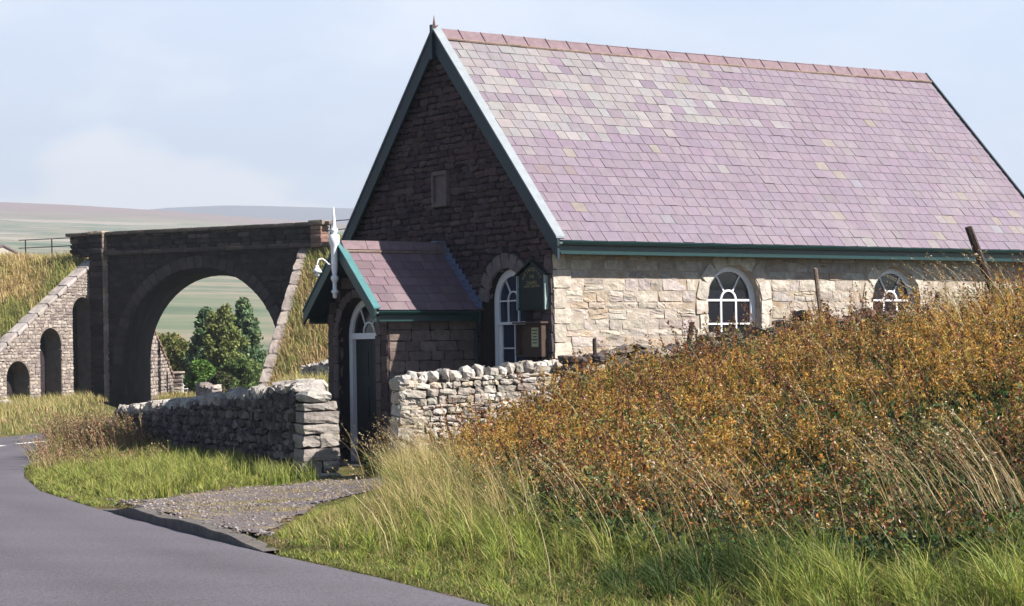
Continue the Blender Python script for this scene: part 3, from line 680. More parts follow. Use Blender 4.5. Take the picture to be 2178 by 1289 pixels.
# swan-neck lamp on the finial
lx, lz = -PX-.13, 3.34
la = W2(lx, PC, lz)
e = empty('porch_lamp', la, TH, label='white swan-neck lamp with small glass globe fixed to the porch finial', cat='lamp')
bm = bmesh.new(); tube(bm, [(0, 0, 0), (-.07, 0, .015), (-.13, 0, .07), (-.19, 0, .105), (-.25, 0, .09), (-.28, 0, .03), (-.285, 0, -.02)], .013, 8); bobj('arm', bm, MT['white'], e, smooth=True)
bm = bmesh.new(); tube(bm, [(-.285, 0, -.01), (-.285, 0, -.05), (-.285, 0, -.075), (-.285, 0, -.125)], [.025, .035, .06, .085], 14); bobj('shade', bm, MT['white'], e, smooth=True)
bm = bmesh.new(); bmesh.ops.create_uvsphere(bm, u_segments=14, v_segments=10, radius=.042, matrix=Matrix.Translation((-.285, 0, -.155))); bobj('globe', bm, MT['white'], e, smooth=True)
# notice boards
def text(name, body, size, loc, parent, m, arc=None):
    cu = bpy.data.curves.new(name, 'FONT'); cu.body = body; cu.size = size; cu.align_x = 'CENTER'; cu.align_y = 'CENTER'; cu.extrude = .0015
    o = bpy.data.objects.new(name, cu); COL.objects.link(o)
    o.rotation_euler = (math.pi/2, arc or 0, -math.pi/2); o.location = loc
    bpy.context.view_layer.update(); dg = bpy.context.evaluated_depsgraph_get(); me = bpy.data.meshes.new_from_object(o.evaluated_get(dg))
    M_ = o.matrix_world.copy(); bpy.data.objects.remove(o); me.transform(M_); me.materials.clear(); return me
def text_obj(name, items, parent, m):
    bm = bmesh.new()
    for it in items: me = text(name, *it[:3], parent, m, *(it[3:])); bm.from_mesh(me)
    return bobj(name, bm, m, parent)
nb = empty('notice_board', W2(-.05, .48, 2.53), TH, label='dark green gabled notice board with faded gold lettering, uppermost beside the sash window', cat='notice board')
bm = bmesh.new(); prism(bm, [(-.38, 0), (.38, 0), (.38, .55), (0, .76), (-.38, .55)], lambda u, v, d: (d, u, v), -.02, .05); bobj('backboard', bm, MT['sign'], nb)
bm = bmesh.new()
for s in (-1, 1):
    bm = bmesh.new(); prism(bm, [(s*.40, .0), (s*.37, .0), (s*.37, .555), (s*.40, .555)], lambda u, v, d: (d, u, v), -.055, .03); bobj('cheek', bm, MT['cheek'], nb)
bm = bmesh.new()
for s in (-1, 1):
    prism(bm, [(s*.43, .545), (s*.005, .775), (s*.005, .80), (s*.44, .565)], lambda u, v, d: (d, u, v), -.07, .05)
prism(bm, [(-.37, .0), (.37, .0), (.37, .03), (-.37, .03)], lambda u, v, d: (d, u, v), -.05, .03); prism(bm, [(-.37, .33), (.37, .33), (.37, .355), (-.37, .355)], lambda u, v, d: (d, u, v), -.035, .03)
bobj('moulding', bm, MT['sign'], nb)
arcw = 'METHODIST'
it = []
for i, c in enumerate(arcw):
    a = (i-(len(arcw)-1)/2)*.26; it.append((c, .085, (-.024, -.27*math.sin(a), .38+.27*math.cos(a)), a))
text_obj('lettering', it, nb, MT['goldp'])
for t_ in (('THE', .075, (-.024, 0, .53)), ('CHAPEL', .085, (-.024, 0, .43)), ('HAWES  JUNCTION', .05, (-.024, 0, .375))): text_obj('lettering', [t_], nb, MT['goldp'])
nb2 = empty('notice_case', W2(-.05, .46, 1.79), TH, label='brown wooden notice case with a pale yellow poster, mounted low beside the sash window', cat='notice board')
bm = bmesh.new(); box(bm, (0, 0, .265), (.03, .33, .25)); bobj('backboard', bm, MT['bwood'], nb2)
bm = bmesh.new()
for s in (-1, 1): box(bm, (-.045, s*.345, .265), (.075, .018, .25))
box(bm, (-.045, 0, .003), (.075, .36, .014)); box(bm, (-.06, 0, .535), (.10, .40, .014)); bobj('moulding', bm, MT['bwood'], nb2)
bm = bmesh.new(); box(bm, (-.034, -.06, .30), (.002, .095, .155)); pt_ = bobj('poster', bm, MT['paper'], nb2)
bm = bmesh.new()
for k in range(5): box(bm, (-.038, -.06, .41-.05*k), (.001, .07-.01*(k % 3), .009))
bobj('print', bm, MT['iron'], pt_)

# ------------------------------------------------------------------ dry stone walls
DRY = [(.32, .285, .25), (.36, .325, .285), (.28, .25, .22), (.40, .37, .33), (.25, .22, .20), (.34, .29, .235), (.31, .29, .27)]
DRY_SHADE = [(.09, .075, .08), (.12, .10, .10), (.07, .06, .063), (.15, .13, .125), (.065, .055, .06)]  # dry stone darkened in colour for shaded faces
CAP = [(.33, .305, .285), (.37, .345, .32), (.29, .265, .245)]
def drywall(name, a, b, za, zb_, ta, tb, thick, label, cat, palF, palB=None, copes=CAP, hr=(.06, .14), lr=(.12, .38), cope=(.12, .2), skipcap=False, end=True, rough=.016, m=MT['stone'], copeang=.25, copeh=(.10, .15)):
    """a,b plan points of the front face; depth goes to the left-hand normal of a->b"""
    a = Vector((*a, 0)); b = Vector((*b, 0)); u = (b-a); Lw = u.length; u.normalize(); n = Vector((0, 0, 1)).cross(u); B = basis(u)
    root = empty(name, (*(a+b).xy/2, min(za, zb_)), label=label, cat=cat); loc = Vector(root.location)
    S = Stones(); zf = lambda s: za+(zb_-za)*s/Lw; tf = lambda s: ta(s/Lw) if callable(ta) else ta+(tb-ta)*s/Lw
    k = 0
    for face, pal_ in ((0, palF), (1, palB or palF)):
        s = 0; z = -.15
        H = max(tf(0)-zf(0), tf(Lw)-zf(Lw), tf(Lw/2)-zf(Lw/2))+.15
        while z < H:
            h = random.uniform(*hr); s = -random.uniform(0, .1)
            while s < Lw:
                l = random.uniform(*lr)*(.7 if random.random() < .3 else 1); m_ = s+l/2
                if m_ < Lw and z+h*.5 < tf(max(m_, 0))-zf(m_):
                    bat = .05*(1-(z/H)); off = (.11-bat) if face == 0 else thick-.11+bat
                    p_ = a+u*max(m_, l/2-.02)+n*(off+random.uniform(-.015, .015)); p_.z = zf(m_)+z+h/2
                    S.add(tuple(p_-loc), (l/2-.006, .11, h/2-.004), rotB(B, random.gauss(0, .035)), pick(pal_, .2), rough, random.uniform(6, 12))
                s += l
            z += h
    if end:   # close both ends with through stones
        for s_, w_ in ((.12, 0), (Lw-.12, 1)):
            z = zf(s_)-.1
            while z < tf(s_)-.02:
                h = random.uniform(.13, .24); p_ = a+u*s_+n*thick/2; p_.z = z+h/2; q = .03*(1-(z-zf(s_)))
                S.add(tuple(p_-loc), (.17+random.uniform(-.02, .02), thick/2+q, h/2-.003), B, pick(pal_ if not palB else palF, .15), rough, 10); z += h
    # rubble core
    wl = S.build('walling', m, root)
    bmc = bmesh.new(); prev = None
    nn = 12
    for i in range(nn+1):
        s = .1+(Lw-.2)*i/nn; p0 = a+u*s+n*.1; p1 = a+u*s+n*(thick-.1)
        ring = [bmc.verts.new(Vector((q.x, q.y, zz))-loc) for q, zz in ((p0, zf(s)-.2), (p1, zf(s)-.2), (p1, tf(s)-.06), (p0, tf(s)-.06))]
        if prev:
            for j in range(4): bmc.faces.new((prev[j], prev[(j+1) % 4], ring[(j+1) % 4], ring[j]))
        else: bmc.faces.new(ring)
        prev = ring
    bmc.faces.new(prev); bobj('rubble_core', bmc, MT['mortard'], root)
    if not skipcap:
        S = Stones(); s = 0
        while s < Lw:
            l = random.uniform(*cope)*.5; hh = random.uniform(*copeh)*.6
            p_ = a+u*(s+l)+n*thick/2; p_.z = tf(min(s+l, Lw))+hh*.75+random.uniform(-.01, .015)
            S.add(tuple(p_-loc), (l, thick/2*random.uniform(.8, 1.02), hh), rotB(B, random.gauss(.0, copeang)), pick(copes, .15), rough*1.5, random.uniform(3, 6)); s += l*2
        S.build('coping_stones', m, root)
    return root
# left roadside wall; shade of its road side is painted into the stone colour
GA, GB = (-3.19, 30.25), (-8.24, 41.2)
u_ = (Vector(GB)-Vector(GA)).normalized(); nr = Vector((u_.y, -u_.x))
st = Vector(GA)+u_*.5
w1 = drywall('boundary_wall', tuple(Vector(GB)+nr*.0), tuple(st), -.08, .03, lambda t: .66+.62*t**1.15, 1.28, .56, 'dark shaded dry stone wall with pale upright copings running back from the gate pier', 'wall', DRY_SHADE, DRY_SHADE, cope=(.10, .2), copeang=.15, copeh=(.12, .19), rough=.02)
# gate pier at its near end, sunlit face of squared blocks
pu = Vector((nr.x, nr.y, 0)); mid = Vector((*GA, 0))+Vector((u_.x, u_.y, 0))*.26
pier = empty('gate_pier', (mid.x+pu.x*.29, mid.y+pu.y*.29, -.05), label='squared stone gate pier with a rounded cap stone, left of the chapel door', cat='gate pier')
pl0 = Vector(pier.location); S = Stones(); Bp = basis(pu); z = -.06; hs = [.11, .20, .19, .21, .16, .19, .14]; k = 0
for h in hs:
    tp = .31-.035*(z/1.2)
    if k in (3, 6, 1):
        sp = random.uniform(-.12, .12)
        for (c0, hw) in ((-tp+(tp+sp)/2, (tp+sp)/2), (tp-(tp-sp)/2, (tp-sp)/2)): S.add((*(pu*c0).xy, z+h/2+.05), (hw-.003, .25, h/2-.003), rotB(Bp, random.gauss(0, .01)), pick([(.26, .235, .22), (.30, .275, .255), (.22, .20, .19)]), 0.016, 12)
    else: S.add((*(pu*random.uniform(-.01, .01)).xy, z+h/2+.05), (tp, .26, h/2-.003), rotB(Bp, random.gauss(0, .01)), pick([(.27, .24, .22), (.31, .28, .255), (.225, .20, .185)]), .010, 14)
    z += h; k += 1
S.build('blocks', MT['stone'], pier)
S = Stones(); S.add((-.03*pu.x, -.03*pu.y, z+.125), (.25, .26, .095), Bp, (.33, .31, .29), .014, 3); S.build('cap_stone', MT['stone'], pier)
# right front wall, sunlit
w2 = drywall('front_wall', (-1.66, 29.45), (.60, 30.15), 0, .1, lambda t: 1.40+.17*t, 1.5, .5, 'sunlit pale dry stone wall with chunky upright copings in front of the gable window', 'wall', [(.38, .345, .305), (.42, .385, .345), (.34, .305, .27), (.45, .42, .385), (.31, .275, .245), (.39, .335, .27)], DRY_SHADE, cope=(.10, .22), copeang=.14, copeh=(.13, .17), hr=(.05, .125), lr=(.11, .32), rough=.011, copes=[(.40, .37, .345), (.45, .42, .39), (.35, .32, .295)])
# tumbled wall behind the bank
pts = [(.75, 30.2, 1.66), (1.52, 30.5, 1.78), (3.07, 31.57, 2.08), (4.73, 32.7, 2.27), (6.5, 33.9, 2.38), (8.8, 35.5, 2.62)]
root = empty('tumbled_wall', (*pts[2][:2], 1.2), label='broken down dark field wall half buried in weeds along the chapel side', cat='wall'); rl = Vector(root.location)
S = Stones()
for p0, p1 in zip(pts, pts[1:]):
    a, b = Vector(p0), Vector(p1); d = (b-a); Ln = d.length; B = basis((d.x, d.y, 0))
    s = 0
    while s < Ln:
        l = random.uniform(.10, .30); t = (s+l/2)/Ln; c = a.lerp(b, t)
        top = c.z+.10*math.sin(s*2.3+p0[0])+random.uniform(-.06, .05)
        z = top; k = 0
        while z > top-.75:
            h = random.uniform(.06, .14)
            S.add(tuple(Vector((c.x+random.uniform(-.04, .04), c.y+random.uniform(-.05, .05), z-h/2))-rl), (l/2+.01, random.uniform(.14, .22), h/2), rotB(B, random.gauss(0, .25 if k < 2 else .06)), pick([(.10, .085, .08), (.14, .12, .11), (.075, .065, .065), (.22, .20, .18)], .2), .022, random.uniform(3, 6)); z -= h; k += 1
        s += l
S.build('walling', MT['stone'], root)
# leaning posts on the bank
def post(pxa, pya, pxb, pyb, F, wpx, label, m, dF=0):
    a = pix(pxa, pya, F+dF); b = pix(pxb, pyb, F); r = wpx/2*F/FPX
    b = b+(b-a).normalized()*.5
    e_ = empty('leaning_post', b, label=label, cat='post', group='weathered posts leaning along the bank')
    bm = bmesh.new(); d = a-b; nseg = 6; prev = None; t_ = d.normalized(); sx = t_.orthogonal().normalized(); sy = t_.cross(sx)
    for i in range(nseg+1):
        t = i/nseg; c = d*t; q = r*(1-.12*t)
        ring = [bm.verts.new(c+sx*q*math.cos(w_)*random.uniform(.85, 1.1)+sy*q*math.sin(w_)*random.uniform(.85, 1.1)+t_*(random.uniform(-.03, .03) if i == nseg else 0)) for w_ in [k*math.pi/4+.4 for k in range(8)]]
        if prev:
            for k in range(8): bm.faces.new((prev[k], prev[(k+1) % 8], ring[(k+1) % 8], ring[k]))
        prev = ring
    bm.faces.new(prev); bobj('timber', bm, m, e_)
    bm = bmesh.new(); c = d*.62; tube(bm, [c+sx*r*1.05, c+sx*r*1.25, c+sx*r*1.3+t_*.02], .006, 6); bobj('staple', bm, MT['rust'], e_)
post(1264, 722, 1266, 762, 30.3, 10, 'short dark rotten post stump near the chapel corner', MT['dwood'])
post(1472, 686, 1462, 745, 31.2, 13, 'dark pointed slab leaning left of the nearer side window', MT['dwood'])
post(1734, 572, 1746, 672, 32.4, 11, 'slim pale grey post between the two side windows', MT['wood'])
post(2060, 484, 2120, 640, 30.5, 20, 'thick dark leaning post rising above the eaves at the right', MT['dwood'])
post(1996, 622, 1985, 670, 31.5, 14, 'dark knobbly stump in the weeds right of the far side window', MT['dwood'])

# ------------------------------------------------------------------ railway bridge
BE = math.radians(26); A_ = Vector((math.cos(BE), -math.sin(BE), 0)); N_ = Vector((-math.sin(BE), -math.cos(BE), 0)); C_ = Vector((-12.55, 80, 0)); AX_ = Vector((-.05, 1, 0))
br = empty('railway_bridge', C_, label='tall dark skew stone railway bridge with one round arch over the road', cat='bridge')
BR, BZS, BTOP, BSTR = 3.85, 1.45, 6.92, 5.97
def fb(u, v, d):   # d measured along the barrel axis
    q = A_*u+AX_*d; return (q.x, q.y, v)
AL, AR = -5.35, 4.75
SOOT_SHADE = [(.034, .027, .029), (.042, .033, .034), (.027, .022, .025), (.05, .04, .038)]  # sooty stone, darkened again for the shade on the bridge face
def bplane(px, py): h = hit(px, py, C_, N_)-C_; return h.dot(A_), h.z
bm = bmesh.new()
for dd in (0, 8.6):
    o = [(AL, -1.2), (-BR, -1.2)]+[(-BR*math.cos(math.pi*i/28), BZS+BR*math.sin(math.pi*i/28)) for i in range(29)]+[(BR, -1.2), (AR+1.2, -1.2), (AR+1.2, BSTR), (AL, BSTR)]
    panel(bm, o, [], fb, 0, dd)
for uu in (AL, AR+1.2): bm.faces.new([bm.verts.new(fb(uu, v, d)) for v, d in ((-1.2, 0), (-1.2, 8.6), (BSTR, 8.6), (BSTR, 0))])
bm.faces.new([bm.verts.new(fb(uu, BSTR, d)) for uu, d in ((AL, 0), (AR+1.2, 0), (AR+1.2, 8.6), (AL, 8.6))])
bb = bobj('spandrel', bm, MT['bridge'], br)
bm = bmesh.new(); pa = arch(0, BR, BZS, -1.2, 28)
for a, b in zip(pa, pa[1:]): bm.faces.new([bm.verts.new(fb(*a, 0)), bm.verts.new(fb(*b, 0)), bm.verts.new(fb(*b, 8.6)), bm.verts.new(fb(*a, 8.6))])
bobj('arch_barrel', bm, MT['bridge'], br)
S = Stones(); Bb = np.array([A_, -N_, (0, 0, 1)]); plb = lambda u, z, j: tuple(A_*u+N_*(-.06+j)+Vector((0, 0, z)))
lay(S, -.9, BSTR-.02, (.18, .28), (.35, .8), lambda a, b: cut([(AL, AR+1.1)], [(0, BR, BZS, -1.2)], a, b, .52), plb, Bb, SOOT_SHADE, .09, .02, .008, 5, .012, .004)
S.build('spandrel_stones', MT['stonef'], bb)
S = Stones(); ring_stones(S, 0, BR, .50, BZS, 33, plb, Bb, [(.055, .045, .046), (.045, .037, .039), (.066, .054, .052)], .11, .012, .01); S.build('arch_ring', MT['stonef'], br)
# string course, parapet, coping
PLa, PRa = -6.45, 5.85
S = Stones(); u = PLa+.9
while u < PRa: S.add(tuple(A_*(u+.5)+N_*.09+Vector((0, 0, BSTR+.06))), (.499, .22, .085), Bb, pick([(.075, .058, .055), (.06, .048, .047)], .08), .004, 16); u += 1.0
S.build('string_course', MT['stonef'], br)
S = Stones()
lay(S, BSTR+.1, BTOP-.14, (.14, .22), (.3, .7), lambda a, b: [(PLa+.04, PRa-.08)], lambda u, z, j: tuple(A_*u+N_*(-.06+j)+Vector((0, 0, z))), Bb, SOOT_SHADE+[(.09, .07, .065)], .16, .014, .005, 6, .01, .004)
S.build('parapet', MT['stonef'], br)
bm = bmesh.new(); prism(bm, [(PLa+.1, BSTR-.05), (PRa-.1, BSTR-.05), (PRa-.1, BTOP-.12), (PLa+.1, BTOP-.12)], lambda u, v, d: tuple(A_*u-N_*d+Vector((0, 0, v))), -.02, .2); bobj('parapet_core', bm, MT['bridge'], br)
S = Stones(); u = PLa-.08
while u < PRa+.05: S.add(tuple(A_*(u+.4)+N_*-.04+Vector((0, 0, BTOP-.07))), (.399, .27, .07), Bb, pick([(.11, .09, .08), (.14, .115, .10)], .08), .004, 16); u += .8
S.build('parapet_coping', MT['stonef'], br)
S = Stones(); u = PLa-.08
while u < PRa+.05: S.add(tuple(A_*(u+.4)+AX_*8.9+Vector((0, 0, (BTOP+BSTR)/2+.0))), (.396, .25, (BTOP-BSTR)/2), Bb, pick([(.10, .085, .08)]), .01, 9); u += .8
S.build('rear_parapet', MT['stonef'], br)
# end pier (right) and pilaster (left): sun and shade on the pilaster faces set by stone colour
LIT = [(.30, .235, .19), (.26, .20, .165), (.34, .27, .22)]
S = Stones(); z = BSTR-.05
while z < BTOP-.12:
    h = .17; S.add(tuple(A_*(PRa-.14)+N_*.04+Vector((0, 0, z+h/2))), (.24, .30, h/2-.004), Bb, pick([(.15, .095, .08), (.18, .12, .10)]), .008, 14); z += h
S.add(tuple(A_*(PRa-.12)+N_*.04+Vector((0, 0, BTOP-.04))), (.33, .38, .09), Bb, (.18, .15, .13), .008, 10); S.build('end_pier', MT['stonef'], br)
ua = bplane(229, 600)[0]
S = Stones(); z = -1.2
while z < BTOP-.1:
    h = random.uniform(.2, .3); S.add(tuple(A_*(ua-.33)+N_*.12+Vector((0, 0, z+h/2))), (.33, .24+(.06 if BSTR-.15 < z < BSTR+.1 else 0), h/2-.004), Bb, pick(SOOT_SHADE, .15), .008, 14); S.add(tuple(A_*(ua+.005)+N_*.10+Vector((0, 0, z+h/2))), (.02, .22, h/2-.004), Bb, pick(LIT, .15), .006, 12); z += h
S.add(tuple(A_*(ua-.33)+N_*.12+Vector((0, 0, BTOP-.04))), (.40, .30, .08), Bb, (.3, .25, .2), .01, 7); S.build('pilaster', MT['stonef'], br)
# left wing wall with three blind arches
WP = C_+A_*(AL+.05); wdir = N_.copy()
wn = Vector((-wdir.y, wdir.x, 0));
if wn.x < 0: wn = -wn
def wpl(px, py): h = hit(px, py, WP, wn)-WP; return h.dot(wdir), h.z
w0, w1_ = wpl(200, 556), wpl(0, 745)
k_ = (w1_[1]-w0[1])/(w1_[0]-w0[0]); wt = lambda s: w0[1]+k_*(s-w0[0])
WE = w1_[0]+2.6
AOP = []
for xa, xb, ytop in ((154, 197, 632), (85, 130, 698), (14, 63, 768)):
    ym = ytop+40; ta_, tb_ = wpl(xb, ym)[0], wpl(xa, ym)[0]; zt_ = wpl((xa+xb)/2, ytop)[1]; r = (tb_-ta_)/2; AOP.append(((ta_+tb_)/2, r, zt_-r, -.05 if xa > 100 else -.1))
wl0 = WP-C_
fw = lambda u, v, d: tuple(wl0+wdir*u-wn*d+Vector((0, 0, v)))
bm = bmesh.new(); panel(bm, [(0, -1), (WE, -1), (WE, max(wt(WE), .2)), (0, wt(0))], [arch(*o) for o in AOP], fw, .8)
lw = bobj('wing_wall', bm, mat('wing_mortar', (.16, .135, .12), 1, .3, 3, .4, 10), br)
bm = bmesh.new(); bm.faces.new([bm.verts.new(fw(u, v, .8)) for u, v in ((0, -1), (WE, -1), (WE, max(wt(WE), .2)-.3), (0, wt(0)-.3))]); bobj('recess_back', bm, MT['bridge'], lw)
S = Stones(); Bw = np.array([wdir, wn*-1, (0, 0, 1)]); plw = lambda u, z, j: tuple(wl0+wdir*u-wn*(.05+j)+Vector((0, 0, z)))
WST = [(.27, .235, .215), (.22, .185, .178), (.33, .29, .262), (.18, .15, .148), (.25, .215, .20), (.29, .25, .22)]
lay(S, -.6, 6, (.10, .16), (.14, .34), lambda a, b: cut([(0.02, min(WE, (b-w0[1])/k_+w0[0]))] if (b-w0[1])/k_+w0[0] > .1 else [], AOP, a, b, .0), plw, Bw, WST, .075, .012, .006, 5, .012, .01)
S.build('wing_wall_stones', MT['stonef'], lw)
S = Stones(); s = -.1; ang = math.atan(k_)
while s < WE:
    l = .62; c = wl0+wdir*(s+l/2)-wn*.17+Vector((0, 0, wt(s+l/2)+.03)); S.add(tuple(c), (l/2/math.cos(ang)-.006, .28, .09), rotB(Bw, ang), pick([(.31, .275, .265), (.34, .305, .29), (.28, .245, .235)]), .012, 7); s += l
S.build('wing_wall_coping', MT['stonef'], br)
# right wing wall, seen nearly edge on
R0 = hit(637, 527, C_, N_); R1 = pix(553, 806, 71.4); rd = (R1-R0); rn = Vector((-rd.y, rd.x, 0)).normalized(); rn = rn if rn.x > 0 else -rn
bm = bmesh.new(); a, b = R0-C_, R1-C_; b2 = b+(b-a)*.25
vs = []
for q in (a, b2):
    for o_ in (0, .5):
        vs.append([bm.verts.new((q.x+rn.x*o_, q.y+rn.y*o_, zz)) for zz in (-1, q.z)])
bm.faces.new((vs[0][0], vs[0][1], vs[2][1], vs[2][0])); bm.faces.new((vs[1][0], vs[3][0], vs[3][1], vs[1][1])); bm.faces.new((vs[2][0], vs[2][1], vs[3][1], vs[3][0])); bm.faces.new((vs[0][1], vs[1][1], vs[3][1], vs[2][1]))
bobj('wing_wall', bm, MT['bridge'], br)
S = Stones(); n = 12; Br = basis((rd.x, rd.y, 0)); an = math.atan2(rd.z, rd.xy.length)
for i in range(n): c = a.lerp(b2, (i+.5)/n)+rn*.22; S.add((c.x, c.y, c.z+.04), ((b2-a).length/n/2-.01, .20, .06), rotB(Br, an), pick([(.24, .205, .185), (.28, .24, .22)]), .015, 6)
S.build('wing_wall_coping', MT['stonef'], br)
# far wing wall beyond the arch
F0 = Vector((*(C_+A_*-BR+AX_*8.6).xy, 0)); fd = AX_.normalized(); fl = 8.8; FZ0, FZ1 = 3.35, .55
floc = F0-C_; fn2 = Vector((1, 0.05, 0)).normalized()
ff = lambda u, v, d: tuple(floc+fd*u-fn2*d+Vector((0, 0, v)))
FOP = [(3.1, .55, 1.75, -.2), (6.0, .42, .55, -.2)]
bm = bmesh.new(); panel(bm, [(0, -1), (fl, -1), (fl, FZ1), (0, FZ0)], [arch(*o) for o in FOP], ff, .6); fw_ = bobj('far_wing_wall', bm, MT['bridge'], br)
bm = bmesh.new(); bm.faces.new([bm.verts.new(ff(u, v, .6)) for u, v in ((0, -1), (fl, -1), (fl, FZ1-.1), (0, FZ0-.1))]); bobj('recess_back', bm, MT['bridge'], fw_)
S = Stones(); Bf = np.array([fd, -fn2, (0, 0, 1)]); fk = (FZ1-FZ0)/fl
lay(S, -.6, 3.3, (.12, .2), (.25, .5), lambda a, b: cut([(0.02, min(fl, (b-FZ0)/fk))], FOP, a, b, 0), lambda u, z, j: tuple(floc+fd*u-fn2*(.05+j)+Vector((0, 0, z))), Bf, WST, .075, .015, .006, 5, .012, .01)
for i in range(13): u = fl*(i+.5)/13; S.add(tuple(floc+fd*u-fn2*.2+Vector((0, 0, FZ0+fk*u+.04))), (fl/13/2, .28, .07), rotB(Bf, math.atan(fk)), pick([(.30, .2, .17), (.25, .17, .14)]), .01, 7)
S.build('wing_wall_stones', MT['stonef'], fw_)
# ------------------------------------------------------------------ embankments
def emb(name, corner_fn, nb_, out, ss, ztop):
    V = []; ns = len(ss)
    return
TPT = []
def embankment(name, p0, p1, z0, z1, out, length, back, foot_ext=3.0):
    """p0/p1 plan points at top and foot of the wing wall; surface swept along out"""
    na = 60; nb2_ = 44; V = []
    b0 = Vector((p0[0], p0[1])); b1 = Vector((p1[0], p1[1]))
    for i in range(na):
        a = length*(i/(na-1))**1.5
        for j in range(nb2_):
            t = -back+(1+back+.6)*j/(nb2_-1)
            if t < 0: q = b0-Vector((N_.x, N_.y))*(-t*10); z = z0+.12*min(1, -t*10)
            else: q = b0.lerp(b1, t); z = z0+(z1-z0)*t
            x, y = q.x+out.x*a, q.y+out.y*a
            z += .16*float(vnoise(x, y, .55, 4))*min(1, a/2)+.10*float(vnoise(x, y, 1.6, 5))*min(1, a/1.5)
            V.append((x, y, z))
    o = tag(mk(name, V, gridfaces(na, nb2_), MT['turf'], smooth=True), kind='structure')
    TPT.append(np.array(V).reshape(na, nb2_, 3)); return o
e0 = WP-wn*.45+wdir*w0[0]; e1 = e0+wdir*((-.2-w0[1])/k_)
embankment('embankment', (e0.x, e0.y), (e1.x, e1.y), w0[1]+.12, -.2, -A_, 60, .8)
q1 = R0+(R1-R0)*1.05
embankment('embankment', (R0.x+.45, R0.y+.1), (q1.x+.45, q1.y+.1), R0.z+.05, q1.z, A_, 45, .8)

# ------------------------------------------------------------------ hills
def hill(name, m, F0, F1, crest, a0, a1, prof, nf=60, na=120, seed=1, base=-3):
    V = []
    for i in range(nf):
        t = i/(nf-1); F = F0+(F1-F0)*t
        for j in range(na):
            px = a0+(a1-a0)*j/(na-1); d = ray(px, crest(px)); zc = EYE+d.z*F1
            X = d.x*F; z = base+(zc-base)*prof(t)+(F/F1)*4*float(vnoise(X/60, F/60, 1.3, seed))*(1 if 0 < t < 1 else .2)
            V.append((X, F, z))
    V = np.array(V); o = mk(name, V, gridfaces(nf, na), m, smooth=True); return tag(o, kind='structure')
def hillmat(name, cols, sc_, topc):
    m = bpy.data.materials.new(name); m.use_nodes = True; t = m.node_tree; n = t.nodes.new; l = t.links.new; b = t.nodes['Principled BSDF']; b.inputs['Roughness'].default_value = 1; b.inputs['Specular IOR Level'].default_value = .05
    tcx = n('ShaderNodeTexCoord'); mp_ = n('ShaderNodeMapping'); mp_.inputs['Scale'].default_value = (sc_*.35, sc_*.5, sc_*3.5); l(tcx.outputs['Object'], mp_.inputs[0])
    z = n('ShaderNodeTexNoise'); z.inputs['Scale'].default_value = 1; z.inputs['Detail'].default_value = 6; z.inputs['Roughness'].default_value = .6; l(mp_.outputs[0], z.inputs['Vector'])
    r = n('ShaderNodeValToRGB'); l(z.outputs['Fac'], r.inputs[0]); els = r.color_ramp.elements
    els[0].position = .36; els[0].color = (*cols[0], 1); els[1].position = .62; els[1].color = (*cols[-1], 1)
    for i, c in enumerate(cols[1:-1]): e_ = els.new(.36+.26*(i+1)/(len(cols)-1)); e_.color = (*c, 1)
    sp = n('ShaderNodeSeparateXYZ'); l(tcx.outputs['Object'], sp.inputs[0]); z2 = n('ShaderNodeTexNoise'); z2.inputs['Scale'].default_value = .006; z2.inputs['Detail'].default_value = 5; l(tcx.outputs['Object'], z2.inputs['Vector'])
    ad = n('ShaderNodeMath'); ad.operation = 'MULTIPLY_ADD'; l(z2.outputs['Fac'], ad.inputs[0]); ad.inputs[1].default_value = 70; l(sp.outputs['Z'], ad.inputs[2])
    mr = n('ShaderNodeMapRange'); l(ad.outputs[0], mr.inputs[0]); mr.inputs[1].default_value = topc[0]; mr.inputs[2].default_value = topc[1]
    x = n('ShaderNodeMix'); x.data_type = 'RGBA'; l(mr.outputs[0], x.inputs['Factor']); l(r.outputs[0], x.inputs[6]); x.inputs[7].default_value = (*topc[2], 1); l(x.outputs[2], b.inputs['Base Color'])
    return m
cr1 = lambda px: np.interp(px, [-600, 0, 150, 340, 520, 750, 1100, 1600, 2800], [420, 430, 436, 447, 462, 478, 500, 560, 640])
cr2 = lambda px: np.interp(px, [-600, 250, 350, 480, 560, 750, 1100, 2800], [470, 452, 442, 437, 438, 443, 455, 470])
pf = lambda t: (t**1.25)
HM1 = hillmat('fell_grass', [(.075, .11, .07), (.13, .155, .10), (.24, .205, .155), (.10, .13, .085), (.28, .245, .20)], .012, (150, 190, (.19, .13, .125)))
HM2 = hillmat('fell_heather', [(.10, .10, .10), (.13, .12, .12), (.10, .11, .10)], .008, (150, 260, (.09, .075, .10)))
hill('fell', HM1, 150, 2300, cr1, -500, 2700, pf, seed=11)
hill('far_fell', HM2, 2350, 4200, cr2, -400, 2600, lambda t: t, seed=12, base=-50)
# pale scree and track lines on the near fell are left to the grass pattern

# ------------------------------------------------------------------ haze
bm = bmesh.new(); box(bm, (0, 2300, 220), (3600, 2500, 228)); hz_ = bobj('haze', bm, None); tag(hz_, 'thin pale summer haze over the fells', 'haze', kind='stuff')
m = bpy.data.materials.new('haze_air'); m.use_nodes = True; t = m.node_tree; t.nodes.clear(); o_ = t.nodes.new('ShaderNodeOutputMaterial'); v_ = t.nodes.new('ShaderNodeVolumePrincipled')
v_.inputs['Color'].default_value = (.76, .86, 1, 1); v_.inputs['Density'].default_value = .00032; v_.inputs['Anisotropy'].default_value = .2; t.links.new(v_.outputs[0], o_.inputs['Volume']); hz_.data.materials.append(m)

